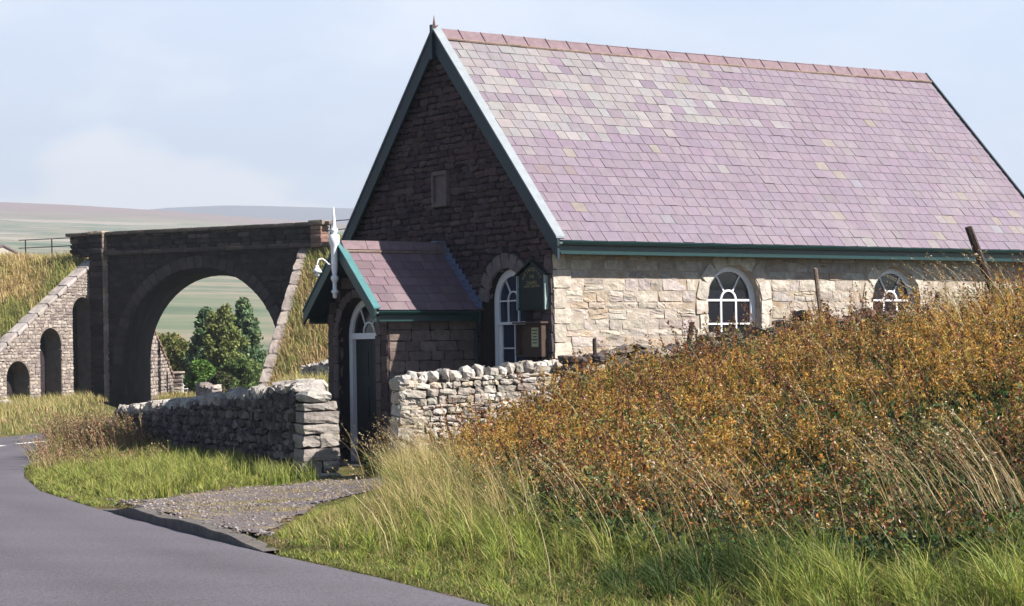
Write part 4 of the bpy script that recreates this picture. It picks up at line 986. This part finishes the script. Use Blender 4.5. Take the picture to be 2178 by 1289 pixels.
# ------------------------------------------------------------------ trees
def tree(name, px, ytop, ybase, halfpx, F, kind, label, palc, wts, n=5000, sz=.12, group='trees beyond the bridge arch'):
    base = pix(px, ybase, F); top = pix(px, ytop, F); H = top.z-base.z+.2; R = halfpx*F/FPX
    e_ = empty(name, (base.x, base.y, base.z-.2), label=label, cat='tree' if H > 2.6 else 'bush', group=group)
    bm = bmesh.new(); tube(bm, [(0, 0, 0), (.03, 0, H*.3), (0, .02, H*.6), (0, 0, H*.93)], [.12*H/5+.03, .09*H/5+.02, .05*H/5+.01, .012], 7)
    for k in range(9): a = k*2.4; z = H*(.15+.08*k); rr = R*(1-z/H)*.9; tube(bm, [(0, 0, z), (rr*.5*math.cos(a), rr*.5*math.sin(a), z+.05), (rr*math.cos(a), rr*math.sin(a), z-.02)], [.03, .02, .008], 5)
    bobj('trunk', bm, MT['bark'], e_)
    if kind == 'conifer':
        ti = n//60; zz = rng.uniform(.03, .97, ti)**.85; az_ = rng.uniform(0, 6.28, ti); P = []
        for z_, a in zip(zz, az_):
            rr = R*(1-z_)**.8*random.uniform(.75, 1.15)+.08; s = rng.uniform(.15, 1, 60)**.6
            p = np.stack([np.cos(a)*rr*s, np.sin(a)*rr*s, z_*H+rr*.18*s**2-rr*.08*s], 1)+rng.normal(0, .05+.05*rr, (60, 3)); P.append(p)
        P = np.concatenate(P); zt_ = rng.uniform(.9, 1, 60)*H; P = np.concatenate([P, np.stack([rng.normal(0, .035, 60), rng.normal(0, .035, 60), zt_], 1)])
    else:
        nc = max(10, n//110); P = []
        for _ in range(nc):
            z_ = random.uniform(.12, .93); prof_ = math.sin(math.pi*min(1, (z_*.86+.14)))**.55; a = random.uniform(0, 6.28); rr = R*prof_*random.uniform(.35, .95)
            c = np.array([math.cos(a)*rr, math.sin(a)*rr, z_*H]); q = rng.normal(0, 1, (110, 3)); q /= np.linalg.norm(q, axis=1)[:, None]
            P.append(c+q*rng.uniform(.35, 1, (110, 1))*R*random.uniform(.2, .38))
        P = np.concatenate(P); P = P[(P[:, 2] > .05) & (P[:, 2] < H)]
    v, f, c = flecks(P, rng.uniform(.6, 1.3, len(P))*sz, pal(palc, wts, len(P), .22)*(1+.25*vnoise(P[:, 0]*3, P[:, 2]*3, 1.3, int(px)))[:, None]); mk('crown', v, f, MT['leaf'], e_, c)
CON = [(.10, .16, .08), (.13, .20, .09), (.19, .25, .11), (.06, .11, .065)]
GRN = [(.08, .12, .035), (.11, .15, .045), (.06, .09, .03), (.15, .16, .05)]
tree('conifer', 440, 655, 832, 58, 104, 'conifer', 'dark spire-topped conifer at the left of the clump under the arch', CON, [3, 3, 1, 2], 8500, .14)
tree('conifer', 520, 636, 826, 66, 106, 'conifer', 'tallest dark green conifer nearest the right side of the arch', CON, [3, 3, 2, 2], 10000, .14)
tree('birch_tree', 478, 642, 830, 44, 100, 'broad', 'yellow green birch between the two dark conifers', [(.22, .25, .08), (.17, .21, .065), (.27, .28, .11), (.11, .15, .05)], [3, 3, 2, 2], 8000, .12)
tree('bush', 432, 766, 838, 34, 97, 'broad', 'bright green rounded bush in front of the conifers', [(.10, .20, .035), (.07, .15, .03), (.14, .24, .05)], [3, 2, 2], 5000, .10)
tree('bush', 366, 708, 838, 50, 108, 'broad', 'olive brown shrub behind the far wing wall', [(.16, .18, .05), (.11, .14, .04), (.20, .17, .06)], [3, 3, 2], 7500, .12)
tree('bush', 512, 762, 834, 50, 99, 'broad', 'dark mixed bush at the foot of the tallest conifer', [(.08, .13, .045), (.11, .16, .05), (.14, .17, .06)], [3, 3, 1], 6000, .11)
tree('bush', 468, 785, 842, 30, 95, 'broad', 'low shadowy bramble beside the bright green bush', [(.05, .075, .03), (.09, .10, .035), (.14, .10, .06)], [3, 2, 1], 3500, .10)
# pier, gate and low wall beyond the arch
p = pix(378, 838, 99); e = empty('field_gate_pier', p, label='pale stone pier with flat cap at the end of the far wing wall', cat='gate pier')
S = Stones()
for k in range(5): S.add((0, 0, .1+.19*k), (.26, .26, .093), np.eye(3), pick(WST), .012, 8)
S.build('blocks', MT['stonef'], e); S = Stones(); S.add((0, 0, 1.07), (.34, .34, .06), np.eye(3), (.3, .25, .22), .01, 7); S.build('cap_stone', MT['stonef'], e)
p = pix(388, 840, 99.5); e = empty('field_gate', p, label='small white painted gate with bars next to the far stone pier', cat='gate')
bm = bmesh.new()
for z in (.12, .3, .46): tube(bm, [(.05, 0, z), (.42, .1, z)], .018, 6)
bobj('rail', bm, MT['white'], e)
for x_ in (.05, .25, .42):
    bm = bmesh.new(); tube(bm, [(x_, x_*.25, -.1), (x_, x_*.25, .56)], .022, 6); bobj('upright', bm, MT['white'], e)
a = pix(418, 836, 72); b = pix(448, 834, 71)
drywall('field_wall', (a.x, a.y), (b.x, b.y), a.z-.4, b.z-.4, lambda t: a.z+.20-.1*t, 1, .4, 'low stub of field wall in golden grass, seen through the arch', 'wall', WST, copes=WST, copeang=.3, m=MT['stonef'])
a = pix(640, 812, 66); b = pix(712, 808, 65)
drywall('ruined_wall', (a.x, a.y), (b.x, b.y), a.z-.15, b.z-.15, lambda t: a.z+.36+.2*t, 1, .5, 'heap of pale stones from a ruined wall at the foot of the embankment', 'wall', DRY, copeang=.5, rough=.04, hr=(.1, .2), lr=(.15, .4))
# railings on the line
def railing(pts_px, F, label, rails, posts):
    e_ = empty('railing', pix(pts_px[0][0], pts_px[0][1]+25, F), label=label, cat='railing'); o = Vector(e_.location)
    for dy in rails:
        bm = bmesh.new(); tube(bm, [pix(x_, y_+dy, F+(x_-pts_px[0][0])*-.01)-o for x_, y_ in pts_px], .02, 6); bobj('rail', bm, MT['iron'], e_)
    for x_, y_ in posts:
        bm = bmesh.new(); q = pix(x_, y_, F+(x_-pts_px[0][0])*-.01)-o; tube(bm, [q, q-Vector((0, 0, 1.0))], .03, 6); bobj('post', bm, MT['iron'], e_)
railing([(40, 511), (110, 508), (162, 505)], 86, 'thin two-rail iron railing on the embankment left of the bridge', (0, 17), [(54, 510), (110, 507)])
railing([(696, 472), (720, 469), (770, 465)], 79, 'wire fence on the line right of the bridge, behind the finial', (0, 19), [(703, 470), (760, 466)])
# cottage beyond the line
p = pix(0, 560, 150); e = empty('cottage', p, .5, label='tiny limewashed cottage just visible above the far left embankment', cat='house')
bm = bmesh.new(); prism(bm, [(-1.6, -3), (1.1, -3), (1.1, .6), (-.25, 1.25), (-1.6, .6)], lambda u, v, d: (u, d, v), -2, 2); bobj('wall', bm, MT['lime'], e)
bm = bmesh.new(); prism(bm, [(-1.8, .52), (-.25, 1.32), (1.3, .52), (1.3, .42), (-.25, 1.20), (-1.8, .42)], lambda u, v, d: (u, d, v), -2.1, 2.1); bobj('roof', bm, MT['ridge'], e)
bm = bmesh.new(); box(bm, (.45, -2.02, .1), (.18, .03, .25)); bobj('window', bm, MT['glass'], e)

# ------------------------------------------------------------------ vegetation
GG = [(.115, .175, .022), (.20, .25, .038), (.055, .10, .016), (.29, .30, .06)]
YG = [(.24, .235, .075), (.19, .20, .06), (.30, .27, .10), (.13, .16, .045)]
GD = [(.40, .30, .14), (.33, .23, .10), (.46, .36, .19), (.28, .17, .075)]
def wedge(n, y0, y1, m0=-.275, m1=.275, pad=.4):
    Y = np.sqrt(rng.uniform(y0*y0, y1*y1, n)); X = rng.uniform(m0, m1, n)*Y+rng.uniform(-pad, pad, n)*0; return X, Y
def edist(X, Y): return (X-xr(Y))*csl(Y)
BYx = np.array([-1.45, -1.2, -.5, .5, 1.7, 4, 8]); BYy = np.array([30, 27.4, 20.6, 15.7, 13.8, 12.9, 12.3])
def isbank(X, Y): return (Y-np.interp(X, BYx, BYy))   # >0 on the weedy bank
def grass(name, label, X, Y, H, W, pals, wts, lean=.35, az0=math.pi, azs=1.0, tipmix=None, segs=3, cat='grass'):
    n = len(X); Z = gz(X, Y)-.01; P = np.stack([X, Y, Z], 1); c = pal(pals, wts, n)
    tipc = c*.6+np.array([.36, .32, .13])*.4 if tipmix is None else tipmix
    v, f, cc = blades(P, H, W, np.abs(rng.normal(lean, .22, n)), rng.normal(az0, azs, n), c, tipc, segs)
    return v, f, cc
def put(name, label, cat, *parts):
    v, f, c = join(*parts); o = mk(name, v, f, MT['grass'], None, c); return tag(o, label, cat, kind='stuff')
ymax_bank = lambda X: 30.1+.62*np.clip(X-1.4, 0, 9)
notwall = lambda X, Y: ~((Y > 29.1+.31*(X+1.66)-.0) & (X > -1.9) & (X < .7)) & (Y < np.where(X > .6, ymax_bank(X)-.15, 99)) & ~((X > -1.95) & (Y > 29.4)) & ~((X < -2.5) & (Y > 30.1-.45*(X+2.7)*4) & (Y < 31))
nodrive = lambda X, Y: ~inpoly(X, Y, dpx)
DPP = np.array(dp, float)
def proj(X, Y, Z):
    a = FPX*X/Y; b = -FPX*(Z-EYE)/Y; c, s = math.cos(ROLL), math.sin(ROLL); return 1089+a*c+b*s, HY-a*s+b*c
def duck(X, Y, H):
    '''keep the worn edges of the drive short-cropped'''
    for _ in range(3):
        for q_ in (.95, .6, .3): px, py = proj(X, Y, gz(X, Y)+H*q_); H = np.where(inpoly(px, py, DPP), H*.6, H)
    return H
def tussocks(X, Y, spacing, r=.10):
    '''pull blades into tufts; returns moved points, outward direction and closeness'''
    gx_, gy_ = np.floor(X/spacing), np.floor(Y/spacing); h1 = np.modf(np.abs(np.sin(gx_*127.1+gy_*311.7)*43758.5))[0]; h2 = np.modf(np.abs(np.sin(gx_*269.5+gy_*183.3)*43758.5))[0]; h3 = np.modf(np.abs(np.sin(gx_*71.7+gy_*97.3)*9631.7))[0]
    cx, cy = (gx_+.15+.7*h1)*spacing, (gy_+.15+.7*h2)*spacing; a = np.arctan2(Y-cy, X-cx); d = np.hypot(X-cx, Y-cy); q = rng.uniform(.25, 1, len(X))
    return cx+(X-cx)*q, cy+(Y-cy)*q, a, np.clip(1.25-d*q/spacing*1.3, .3, 1.25)*(.45+1.0*h3), h3
# right verge
X, Y = wedge(330000, 11, 29.5, -.12, .275); e_ = edist(X, Y); ib = isbank(X, Y)
k = (e_ > .05) & (ib < .6) & nodrive(X, Y) & notwall(X, Y) & (X > -3.2) & ((X > -2.2) | (Y < 20)); X, Y, e_, ib = X[k], Y[k], e_[k], ib[k]
th = .62+.38*vnoise(X, Y, 3, 31); k = rng.uniform(0, 1, len(X)) < np.clip(th, .15, 1)*np.clip(.35+.5*e_, 0, 1)*.9; X, Y, e_ = X[k], Y[k], e_[k]
cl_ = np.clip(.6+.8*vnoise(X, Y, 2.4, 32), .25, 1.5); X, Y, ta_, tf_, h3 = tussocks(X, Y, .27); e_ = np.maximum(edist(X, Y), .03)
H = duck(X, Y, np.clip(.05+.20*e_, .04, .40)*tf_*cl_**.5*rng.uniform(.65, 1.2, len(X)))
n_ = len(X); cA = pal(GG+YG, [3, 4, 2, 3, 1.5, 2, 1, 1], n_, .14); cA = cA*(.75+.5*h3)[:, None]; dk = np.clip(1.5-np.hypot((X-1.05)/.75, (Y-13.1)/.85), 0, 1)+np.clip(1.3-np.hypot((X-2.9)/.7, (Y-12.9)/.7), 0, .9)+np.clip(.35*vnoise(X, Y, 1.9, 35)-.05, 0, .6); cA = cA*(1-np.clip(dk, 0, .92))[:, None]+np.array([.018, .045, .010])*np.clip(dk, 0, .92)[:, None]; tpA = np.array([.30, .32, .09])*(1-np.clip(dk, 0, .9))[:, None]+np.array([.04, .08, .02])*np.clip(dk, 0, .9)[:, None]; mixz = rng.uniform(0, 1, n_) < .35; az_b = np.where(mixz, ta_+rng.normal(0, .5, n_), rng.normal(math.radians(170), 1, n_))  # dk darkens blade colours to paint a shaded hollow, plus random patches
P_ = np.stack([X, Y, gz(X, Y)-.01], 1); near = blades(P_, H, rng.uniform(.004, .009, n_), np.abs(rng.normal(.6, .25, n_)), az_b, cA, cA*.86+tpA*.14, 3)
k = rng.uniform(0, 1, len(X)) < np.clip((Y-16.2)/6, 0, .5); ye = grass('', '', X[k], Y[k], duck(X[k], Y[k], H[k]*1.25+.12), rng.uniform(.004, .008, k.sum()), YG+GD, [2, 1, 2, 1, 2, 2, 2, 1], .45, math.radians(160), .8)
X, Y = wedge(150000, 11, 24, -.26, .10); e_ = edist(X, Y); k = (e_ > .0) & (e_ < .9) & nodrive(X, Y) & ((Y < 16.6) | (Y > 21.6)) & (rng.uniform(0, 1, len(X)) < np.clip(1.15-e_, .2, 1)*np.clip(.75+.6*vnoise(X, Y, 6, 37), .1, 1)); X, Y = X[k], Y[k]
crop = blades(np.stack([X, Y, gz(X, Y)-.005], 1), rng.uniform(.02, .075, len(X)), rng.uniform(.005, .009, len(X)), np.abs(rng.normal(.7, .3, len(X))), rng.uniform(0, 6.28, len(X)), *(lambda c: (c, c))(pal(YG+GG, [3, 3, 2, 3, 2, 2, 1, 2], len(X))), 2)
Xd = rng.uniform(-6, 0, 60000); Yd = rng.uniform(15.5, 31, 60000); k = inpoly(Xd, Yd, dpx) & (Xd > xr(Yd)+.25) & (vnoise(Xd, Yd, 1.9, 38)+.12*rng.normal(0, 1, 60000) > .5); Xd, Yd = Xd[k], Yd[k]
dc = pal(YG+GD, [3, 2, 3, 2, 2, 2, 1, 2], len(Xd))
crop = join(crop, blades(np.stack([Xd, Yd, gz(Xd, Yd, True)+.012], 1), rng.uniform(.015, .05, len(Xd)), rng.uniform(.006, .01, len(Xd)), np.abs(rng.normal(.7, .3, len(Xd))), rng.uniform(0, 6.28, len(Xd)), dc, dc, 2))
X, Y = wedge(150000, 11, 27, -.12, .275); ib = isbank(X, Y); e_ = edist(X, Y); k = (e_ > .5) & (ib < .8) & nodrive(X, Y) & notwall(X, Y) & ((X > -2.6) | (Y < 20)); X, Y = X[k], Y[k]; c_ = pal(GG+YG+GD, [3, 2, 3, 1, 1, 2, 1, 1, 1, 1, 1, 1], len(X))*.8
crop = join(crop, blades(np.stack([X, Y, gz(X, Y)-.005], 1), duck(X, Y, rng.uniform(.04, .13, len(X))), rng.uniform(.006, .011, len(X)), np.abs(rng.normal(.8, .3, len(X))), rng.uniform(0, 6.28, len(X)), c_, c_, 2))
put('cropped_grass', 'short yellowish grass creeping over the edge of the tarmac', 'grass', crop)
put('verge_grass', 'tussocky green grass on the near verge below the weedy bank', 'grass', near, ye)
# left verge
X, Y = wedge(200000, 20, 43, -.27, -.06); e_ = edist(X, Y)
wy = 30.25+(X+3.28)*(-2.18)   # line of the roadside wall
k = (e_ > .03) & nodrive(X, Y) & (Y < np.where(X < -3.2, wy-.05, 30.2)) & (X < -2.3-.0*Y) & ((X < -3.0) | (Y > 28)); X, Y, e_ = X[k], Y[k], e_[k]; wy = wy[k]
X, Y, ta_, tf_, h3 = tussocks(X, Y, .36); e_ = np.maximum(edist(X, Y), .03); wy = 30.25+(X+3.28)*(-2.18)
H = duck(X, Y, np.clip(.05+.15*e_, .04, .26)*tf_*rng.uniform(.6, 1.25, len(X))*np.where((X > -4.3) & (Y > 24.5), np.where(X > -3.6, .16, .45), 1)); n_ = len(X)
cA = pal(GG+YG, [2, 3, 1, 3, 4, 3, 2, 2], n_, .14)*(.75+.5*h3)[:, None]
lv = blades(np.stack([X, Y, gz(X, Y)-.01], 1), H, rng.uniform(.007, .014, n_), np.abs(rng.normal(.5, .25, n_)), np.where(rng.uniform(0, 1, n_) < .35, ta_, rng.normal(math.radians(165), 1.1, n_)), cA, cA*.78+np.array([.30, .32, .09])*.22, 3)
dw = (wy-Y)*.42; k = (dw < .9) & (rng.uniform(0, 1, len(X)) < .35); lt = grass('', '', X[k], Y[k], rng.uniform(.12, .42, k.sum()), rng.uniform(.008, .014, k.sum()), GG, [3, 3, 3, 2], .4, math.radians(165), 1.2)
put('verge_grass', 'short yellow green grass between the road bend and the dark boundary wall', 'grass', lv, lt)
def stalks(X, Y, H, lean, az, palc, wts, W=.005, head=10, hs=.013, headfrac=.22, hpal=None, hz0=None):
    n = len(X); Z = gz(X, Y) if hz0 is None else hz0; P = np.stack([X, Y, Z], 1); c = pal(palc, wts, n, .14)
    parts = [blades(P, H, np.full(n, W)*rng.uniform(.8, 1.4, n), lean, az, c, c, 4, 1.8)]
    if head:
        t = rng.uniform(1-headfrac, 1.0, (n, head)); ld = np.stack([np.cos(az), np.sin(az), np.zeros(n)], 1)
        q = P[:, None]+ld[:, None]*(lean*H)[:, None, None]*(t**1.8)[..., None]; q = q.copy(); q[..., 2] += H[:, None]*t*(1-.35*lean[:, None]*t)
        q = q.reshape(-1, 3)+rng.normal(0, hs*.55, (n*head, 3)); hc = pal(hpal, [1]*len(hpal), n*head, .15) if hpal else np.repeat(c, head, 0)*rng.uniform(.8, 1.2, (n*head, 1))
        parts.append(flecks(q, rng.uniform(.6, 1.3, n*head)*hs, hc, 2.2, .8))
    return join(*parts)
# brown seeding grass at the far end of the wall
X, Y = wedge(26000, 31, 43, -.27, -.17); e_ = edist(X, Y); wy = 30.25+(X+3.28)*(-2.18); k = (e_ > .1) & (Y < wy-.1) & (X < -5.6) & (rng.uniform(0, 1, len(X)) < (.10+.35*np.clip((Y-34)/6, 0, 1))*np.clip(1+1.3*vnoise(X, Y, 1.5, 91), 0, 2)); X, Y = X[k], Y[k]
BRN = [(.26, .155, .085), (.32, .22, .13), (.19, .10, .055), (.36, .27, .16)]
s1 = stalks(X, Y, rng.uniform(.25, .8, len(X))*np.clip(.8+.5*vnoise(X, Y, 1.7, 92), .4, 1.3), rng.uniform(.2, .7, len(X)), rng.normal(math.radians(160), .7, len(X)), BRN+[(.16, .17, .05)], [3, 3, 2, 2, 3], .010, 9, .016, .35)
X = rng.uniform(-8.75, -7.0, 1500); Y = rng.uniform(35.5, 41, 1500); k = (edist(X, Y) > .1) & (Y < 30.25+(X+3.28)*(-2.18)-.1); X, Y = X[k], Y[k]
s1 = join(s1, stalks(X, Y, rng.uniform(.45, .95, len(X)), rng.uniform(.1, .6, len(X)), rng.normal(math.radians(160), .7, len(X)), BRN+[(.16, .17, .05)], [3, 3, 2, 2, 2], .012, 9, .018, .35))
put('seeding_grass', 'tall pinkish brown seeding grass at the road bend by the wall end', 'grass', s1)
# pale stalks: beside the door, along the foot of the bank and leaning out of it
X, Y = wedge(60000, 13, 29.4, -.075, .275); ib = isbank(X, Y); e_ = edist(X, Y)
dn = np.where(ib < 0, .02+.05*np.exp(-((ib+.5)/1.2)**2), .022*np.exp(-ib/3.0))*np.clip(1.0+.9*vnoise(X, Y, 2.6, 41), .15, 2)*np.where((X < -.3) & (Y > 22), 2.4, 1)
k = (rng.uniform(0, 1, len(X)) < dn*.8) & (e_ > .5) & notwall(X, Y) & nodrive(X, Y) & ((X > -1.9) | (Y < 22)); X, Y = X[k], Y[k]
sg = stalks(X, Y, duck(X, Y, rng.uniform(.45, 1.05, len(X))), rng.uniform(.15, .75, len(X)), rng.normal(math.radians(168), .45, len(X)), GD+[(.5, .42, .26)], [3, 2, 3, 1, 2], .0050, 9, .009, .25)
# clumps of long leaning straw at the right
cl = []
for (px, py, F, nn, hh, sp) in ((2110, 640, 24, 70, 1.25, .9), (2150, 1120, 14.5, 60, 1.1, .35), (2080, 700, 22, 30, 1.0, .5), (1960, 1150, 15, 60, .95, .6), (1900, 900, 19, 16, .95, .5), (1700, 950, 18.5, 14, .85, .5), (1580, 1160, 15.5, 40, .9, .5), (2020, 660, 27, 50, .85, .8), (1250, 1150, 17, 26, .8, .4), (1480, 1060, 18, 26, .85, .5)):
    p = ray(px, py); X = p.x*F+rng.normal(0, sp*.35, nn); Y = F+rng.normal(0, sp*.5, nn)
    cl.append(stalks(X, Y, rng.uniform(.75, 1.15, nn)*hh, rng.uniform(.35, .75, nn), rng.normal(math.radians(172), .25, nn), GD+[(.55, .46, .3)], [2, 1, 3, 1, 3], .0062, 8, .010, .22))
put('dry_grass_stalks', 'pale straw coloured grass stalks leaning left across the bank', 'grass', sg, *cl)
# weeds on the bank
WB = [(.48, .225, .045), (.47, .30, .07), (.36, .135, .038), (.15, .05, .025), (.26, .24, .06), (.06, .09, .02), (.55, .42, .34), (.035, .018, .015)]
X, Y = wedge(30000, 13, 34, -.075, .28); ib = isbank(X, Y)
k = (ib > -.2) & notwall(X, Y) & (rng.uniform(0, 1, len(X)) < np.clip((ib+.5)/1.2, 0, 1)*.50*np.clip(.95+.75*vnoise(X, Y, 2.7, 63), .3, 1.2)); X, Y, ib = X[k], Y[k], ib[k]; n = len(X); Z = gz(X, Y)
cov = np.clip(.62+.6*vnoise(X, Y, 1.5, 51), .12, 1.1)
H = rng.uniform(.32, .68, n)*np.clip(.8+.35*vnoise(X, Y, 1.1, 52), .5, 1.25); H = np.where(Y > ymax_bank(X)-2.4, H*np.where(X < 4.8, .33, .55), H); H = np.where((X > 6.9) & (Y > 24), H*1.4, H); H = np.where((X/Y > .165) & (X/Y < .212) & (Y > 25), H*.6, H)
tone = np.clip(.5+.9*vnoise(X, Y, 2.3, 53), 0, 1); H = H*np.clip(.9+.75*vnoise(X, Y, 4.2, 54), .4, 1.5)     # orange <-> rust/olive patches
P = np.stack([X, Y, Z], 1); lean = np.abs(rng.normal(.18, .12, n)); az = rng.normal(math.radians(165), .9, n)
sc_ = pal([(.14, .07, .03), (.20, .12, .05), (.10, .11, .03)], [2, 2, 1], n); parts = [blades(P, H, np.full(n, .007), lean, az, sc_, sc_, 2)]
nf_ = 84; t = rng.uniform(.30, 1.04, (n, nf_))**.8; r_ = (.010+.085*np.clip(1.05-t, 0, 1)**.7)*rng.uniform(.3, 1.3, (n, nf_)); a_ = rng.uniform(0, 6.28, (n, nf_))
ld = np.stack([np.cos(az), np.sin(az), np.zeros(n)], 1)
q = P[:, None]+ld[:, None]*(lean*H)[:, None, None]*(t**2)[..., None]; q[..., 0] += r_*np.cos(a_); q[..., 1] += r_*np.sin(a_); q[..., 2] += H[:, None]*t
kind_ = rng.uniform(0, 1, n); gl_ = np.clip((ib-1.0-.42*np.clip(X, 0, 8)+1.3*vnoise(X, Y, 1.4, 59))/2.4, .06, 1); gl_ = np.where(X < .2, np.clip(gl_+.5, 0, 1), gl_); gloom = (rng.uniform(0, 1, n) > gl_); gloom |= (vnoise(X, Y, 1.3, 57) > .42); kind_ = np.where(gloom, .75+.25*kind_, kind_*.9)  # gloom: shade on the lower bank put into the plant colours
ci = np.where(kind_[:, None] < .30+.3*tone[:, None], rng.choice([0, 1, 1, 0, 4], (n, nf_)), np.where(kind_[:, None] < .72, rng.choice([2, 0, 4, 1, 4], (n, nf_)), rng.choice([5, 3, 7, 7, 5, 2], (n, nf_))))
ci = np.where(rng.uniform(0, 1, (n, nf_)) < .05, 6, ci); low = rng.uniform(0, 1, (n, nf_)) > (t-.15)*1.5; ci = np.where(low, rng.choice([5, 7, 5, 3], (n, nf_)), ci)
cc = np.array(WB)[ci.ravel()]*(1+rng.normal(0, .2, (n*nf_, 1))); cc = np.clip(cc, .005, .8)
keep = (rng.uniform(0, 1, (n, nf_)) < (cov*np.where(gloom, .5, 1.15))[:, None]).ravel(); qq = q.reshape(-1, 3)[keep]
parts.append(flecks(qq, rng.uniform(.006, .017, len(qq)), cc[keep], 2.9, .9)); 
X2, Y2 = wedge(900, 15, 31.5, -.05, .28); k = (isbank(X2, Y2) > .8) & notwall(X2, Y2) & (vnoise(X2, Y2, 1.2, 58) > -.2); X2, Y2 = X2[k], Y2[k]; n2 = len(X2)
parts.append(stalks(X2, Y2, rng.uniform(.6, 1.0, n2)*np.where(Y2 > ymax_bank(X2)-2.4, .5, 1), rng.uniform(.05, .35, n2), rng.normal(math.radians(165), .8, n2), [(.16, .07, .04), (.10, .05, .03)], [2, 1], .008, 34, .017, .45, [(.24, .10, .045), (.16, .06, .03), (.30, .17, .06), (.11, .04, .025)]))
put('bank_weeds', 'dense rust and ochre dying weeds covering the bank beside the chapel', 'weeds', *parts)
# green undergrowth, coloured darker to deepen the shade between the weeds
X, Y = wedge(190000, 13, 34, -.075, .28); ib = isbank(X, Y); k = (ib > -.6) & notwall(X, Y) & (rng.uniform(0, 1, len(X)) < np.clip(1.15-ib/9, .3, 1)*np.clip(.75+.6*vnoise(X, Y, 1.7, 61), .1, 1)); X, Y = X[k], Y[k]; n = len(X)
P = np.stack([X, Y, gz(X, Y)+rng.uniform(0, .26, n)], 1); u1 = flecks(P, rng.uniform(.02, .048, n), pal([(.022, .050, .014), (.038, .080, .020), (.07, .12, .03), (.012, .024, .010)], [4, 2, 1, 4], n), 1.7, .3)
k = rng.uniform(0, 1, n) < .18; u2 = grass('', '', X[k], Y[k], rng.uniform(.12, .38, k.sum()), rng.uniform(.005, .010, k.sum()), GG, [3, 2, 3, 1], .4, math.radians(165), 1.2); X3, Y3 = wedge(3200, 13.5, 32, .02, .28); k = (isbank(X3, Y3) > .2) & notwall(X3, Y3) & (vnoise(X3, Y3, 1.6, 66) > .30) & (Y3 < ymax_bank(X3)-1.5); X3, Y3 = X3[k], Y3[k]; n3 = len(X3)
q3 = np.stack([X3, Y3, gz(X3, Y3)], 1)[:, None]+np.concatenate([rng.normal(0, .09, (n3, 12, 2)), rng.uniform(.18, .62, (n3, 12, 1))], 2)
u3 = flecks(q3.reshape(-1, 3), rng.uniform(.016, .036, n3*12), np.repeat(pal([(.04, .08, .02), (.08, .11, .03), (.13, .14, .04), (.20, .16, .06)], [2, 3, 3, 3], n3, .15), 12, 0), 1.7, .1)
u1 = join(u1, u3)
put('undergrowth', 'dark green leaves and grass low down among the bank weeds', 'undergrowth', u1, u2)
# rough grass: beyond the road, field behind the wall, around the bridge
X, Y = wedge(70000, 41, 96, -.30, -.04); e_ = np.maximum(edist(X, Y), xl(Y)-X); k = (e_ > .1) & ~((Y > 78) & (Y < 90) & (np.abs((X+12.5)+(Y-80)*.05) < 3.9)); X, Y, e_ = X[k], Y[k], e_[k]
k = ~((X < -8.0) & (X > -8.6) & (Y < 41.5)); X, Y, e_ = X[k], Y[k], e_[k]
H = np.clip(.06+.2*e_, .05, .38)*np.clip(.8+.7*vnoise(X, Y, .9, 71), .3, 1.6)*rng.uniform(.6, 1.3, len(X))
fz = grass('', '', X, Y, H, rng.uniform(.015, .035, len(X)), YG+GD, [4, 3, 3, 2, 3, 2, 3, 1], .4, math.radians(165), 1.2, segs=2)
put('field_grass', 'rough gold and green grass around the foot of the railway bridge', 'grass', fz)
em = []
for Q, w_ in zip(TPT, (1, 1)):
    na, nb_, _ = Q.shape; n = 60000; i = rng.uniform(0, (na-1)*.75, n); j = rng.uniform(nb_*.18, nb_-1.01, n); i0 = i.astype(int); j0 = j.astype(int); fi, fj = (i-i0)[:, None], (j-j0)[:, None]
    P = Q[i0, j0]*(1-fi)*(1-fj)+Q[i0+1, j0]*fi*(1-fj)+Q[i0, j0+1]*(1-fi)*fj+Q[i0+1, j0+1]*fi*fj
    k = (np.abs(P[:, 0]/P[:, 1]+.02) < .27) & (P[:, 2] > gz(P[:, 0], P[:, 1])-.1); P = P[k]; n = len(P); tn = vnoise(P[:, 0], P[:, 1]+P[:, 2]*2, .8, 81)+.35*vnoise(P[:, 0], P[:, 2], 3, 82)
    ca = pal(GD, [3, 3, 3, 1], n); cb = pal(YG+GG, [3, 3, 1, 3, 2, 2, 1, 1], n); c = np.where((tn+rng.normal(0, .22, n) > -.08)[:, None], ca, cb)
    em.append(blades(P, rng.uniform(.15, .5, n), rng.uniform(.02, .045, n), np.abs(rng.normal(.35, .2, n)), rng.normal(math.radians(165), 1, n), c, c*.7+np.array([.4, .32, .16])*.3, 2))
put('embankment_grass', 'long gold and green grass on the railway embankment slopes', 'grass', *em)
# a few stones by the far verge
for i, (px, py, r, lb) in enumerate(((8, 866, .35, 'flat pale boulder in the grass at the far left verge'), (28, 868, .22, 'smaller pale stone lying beside the flat boulder'))):
    p = hit(px, py, (0, 0, .05), (0, 0, 1)); S = Stones(); S.add((0, 0, .1), (r, r*.7, r*.4), np.eye(3), (.42, .38, .35), .03, 3); o = S.build('boulder', MT['stone']); o.location = (p.x, p.y, float(gz(p.x, p.y))); tag(o, lb, 'boulder')
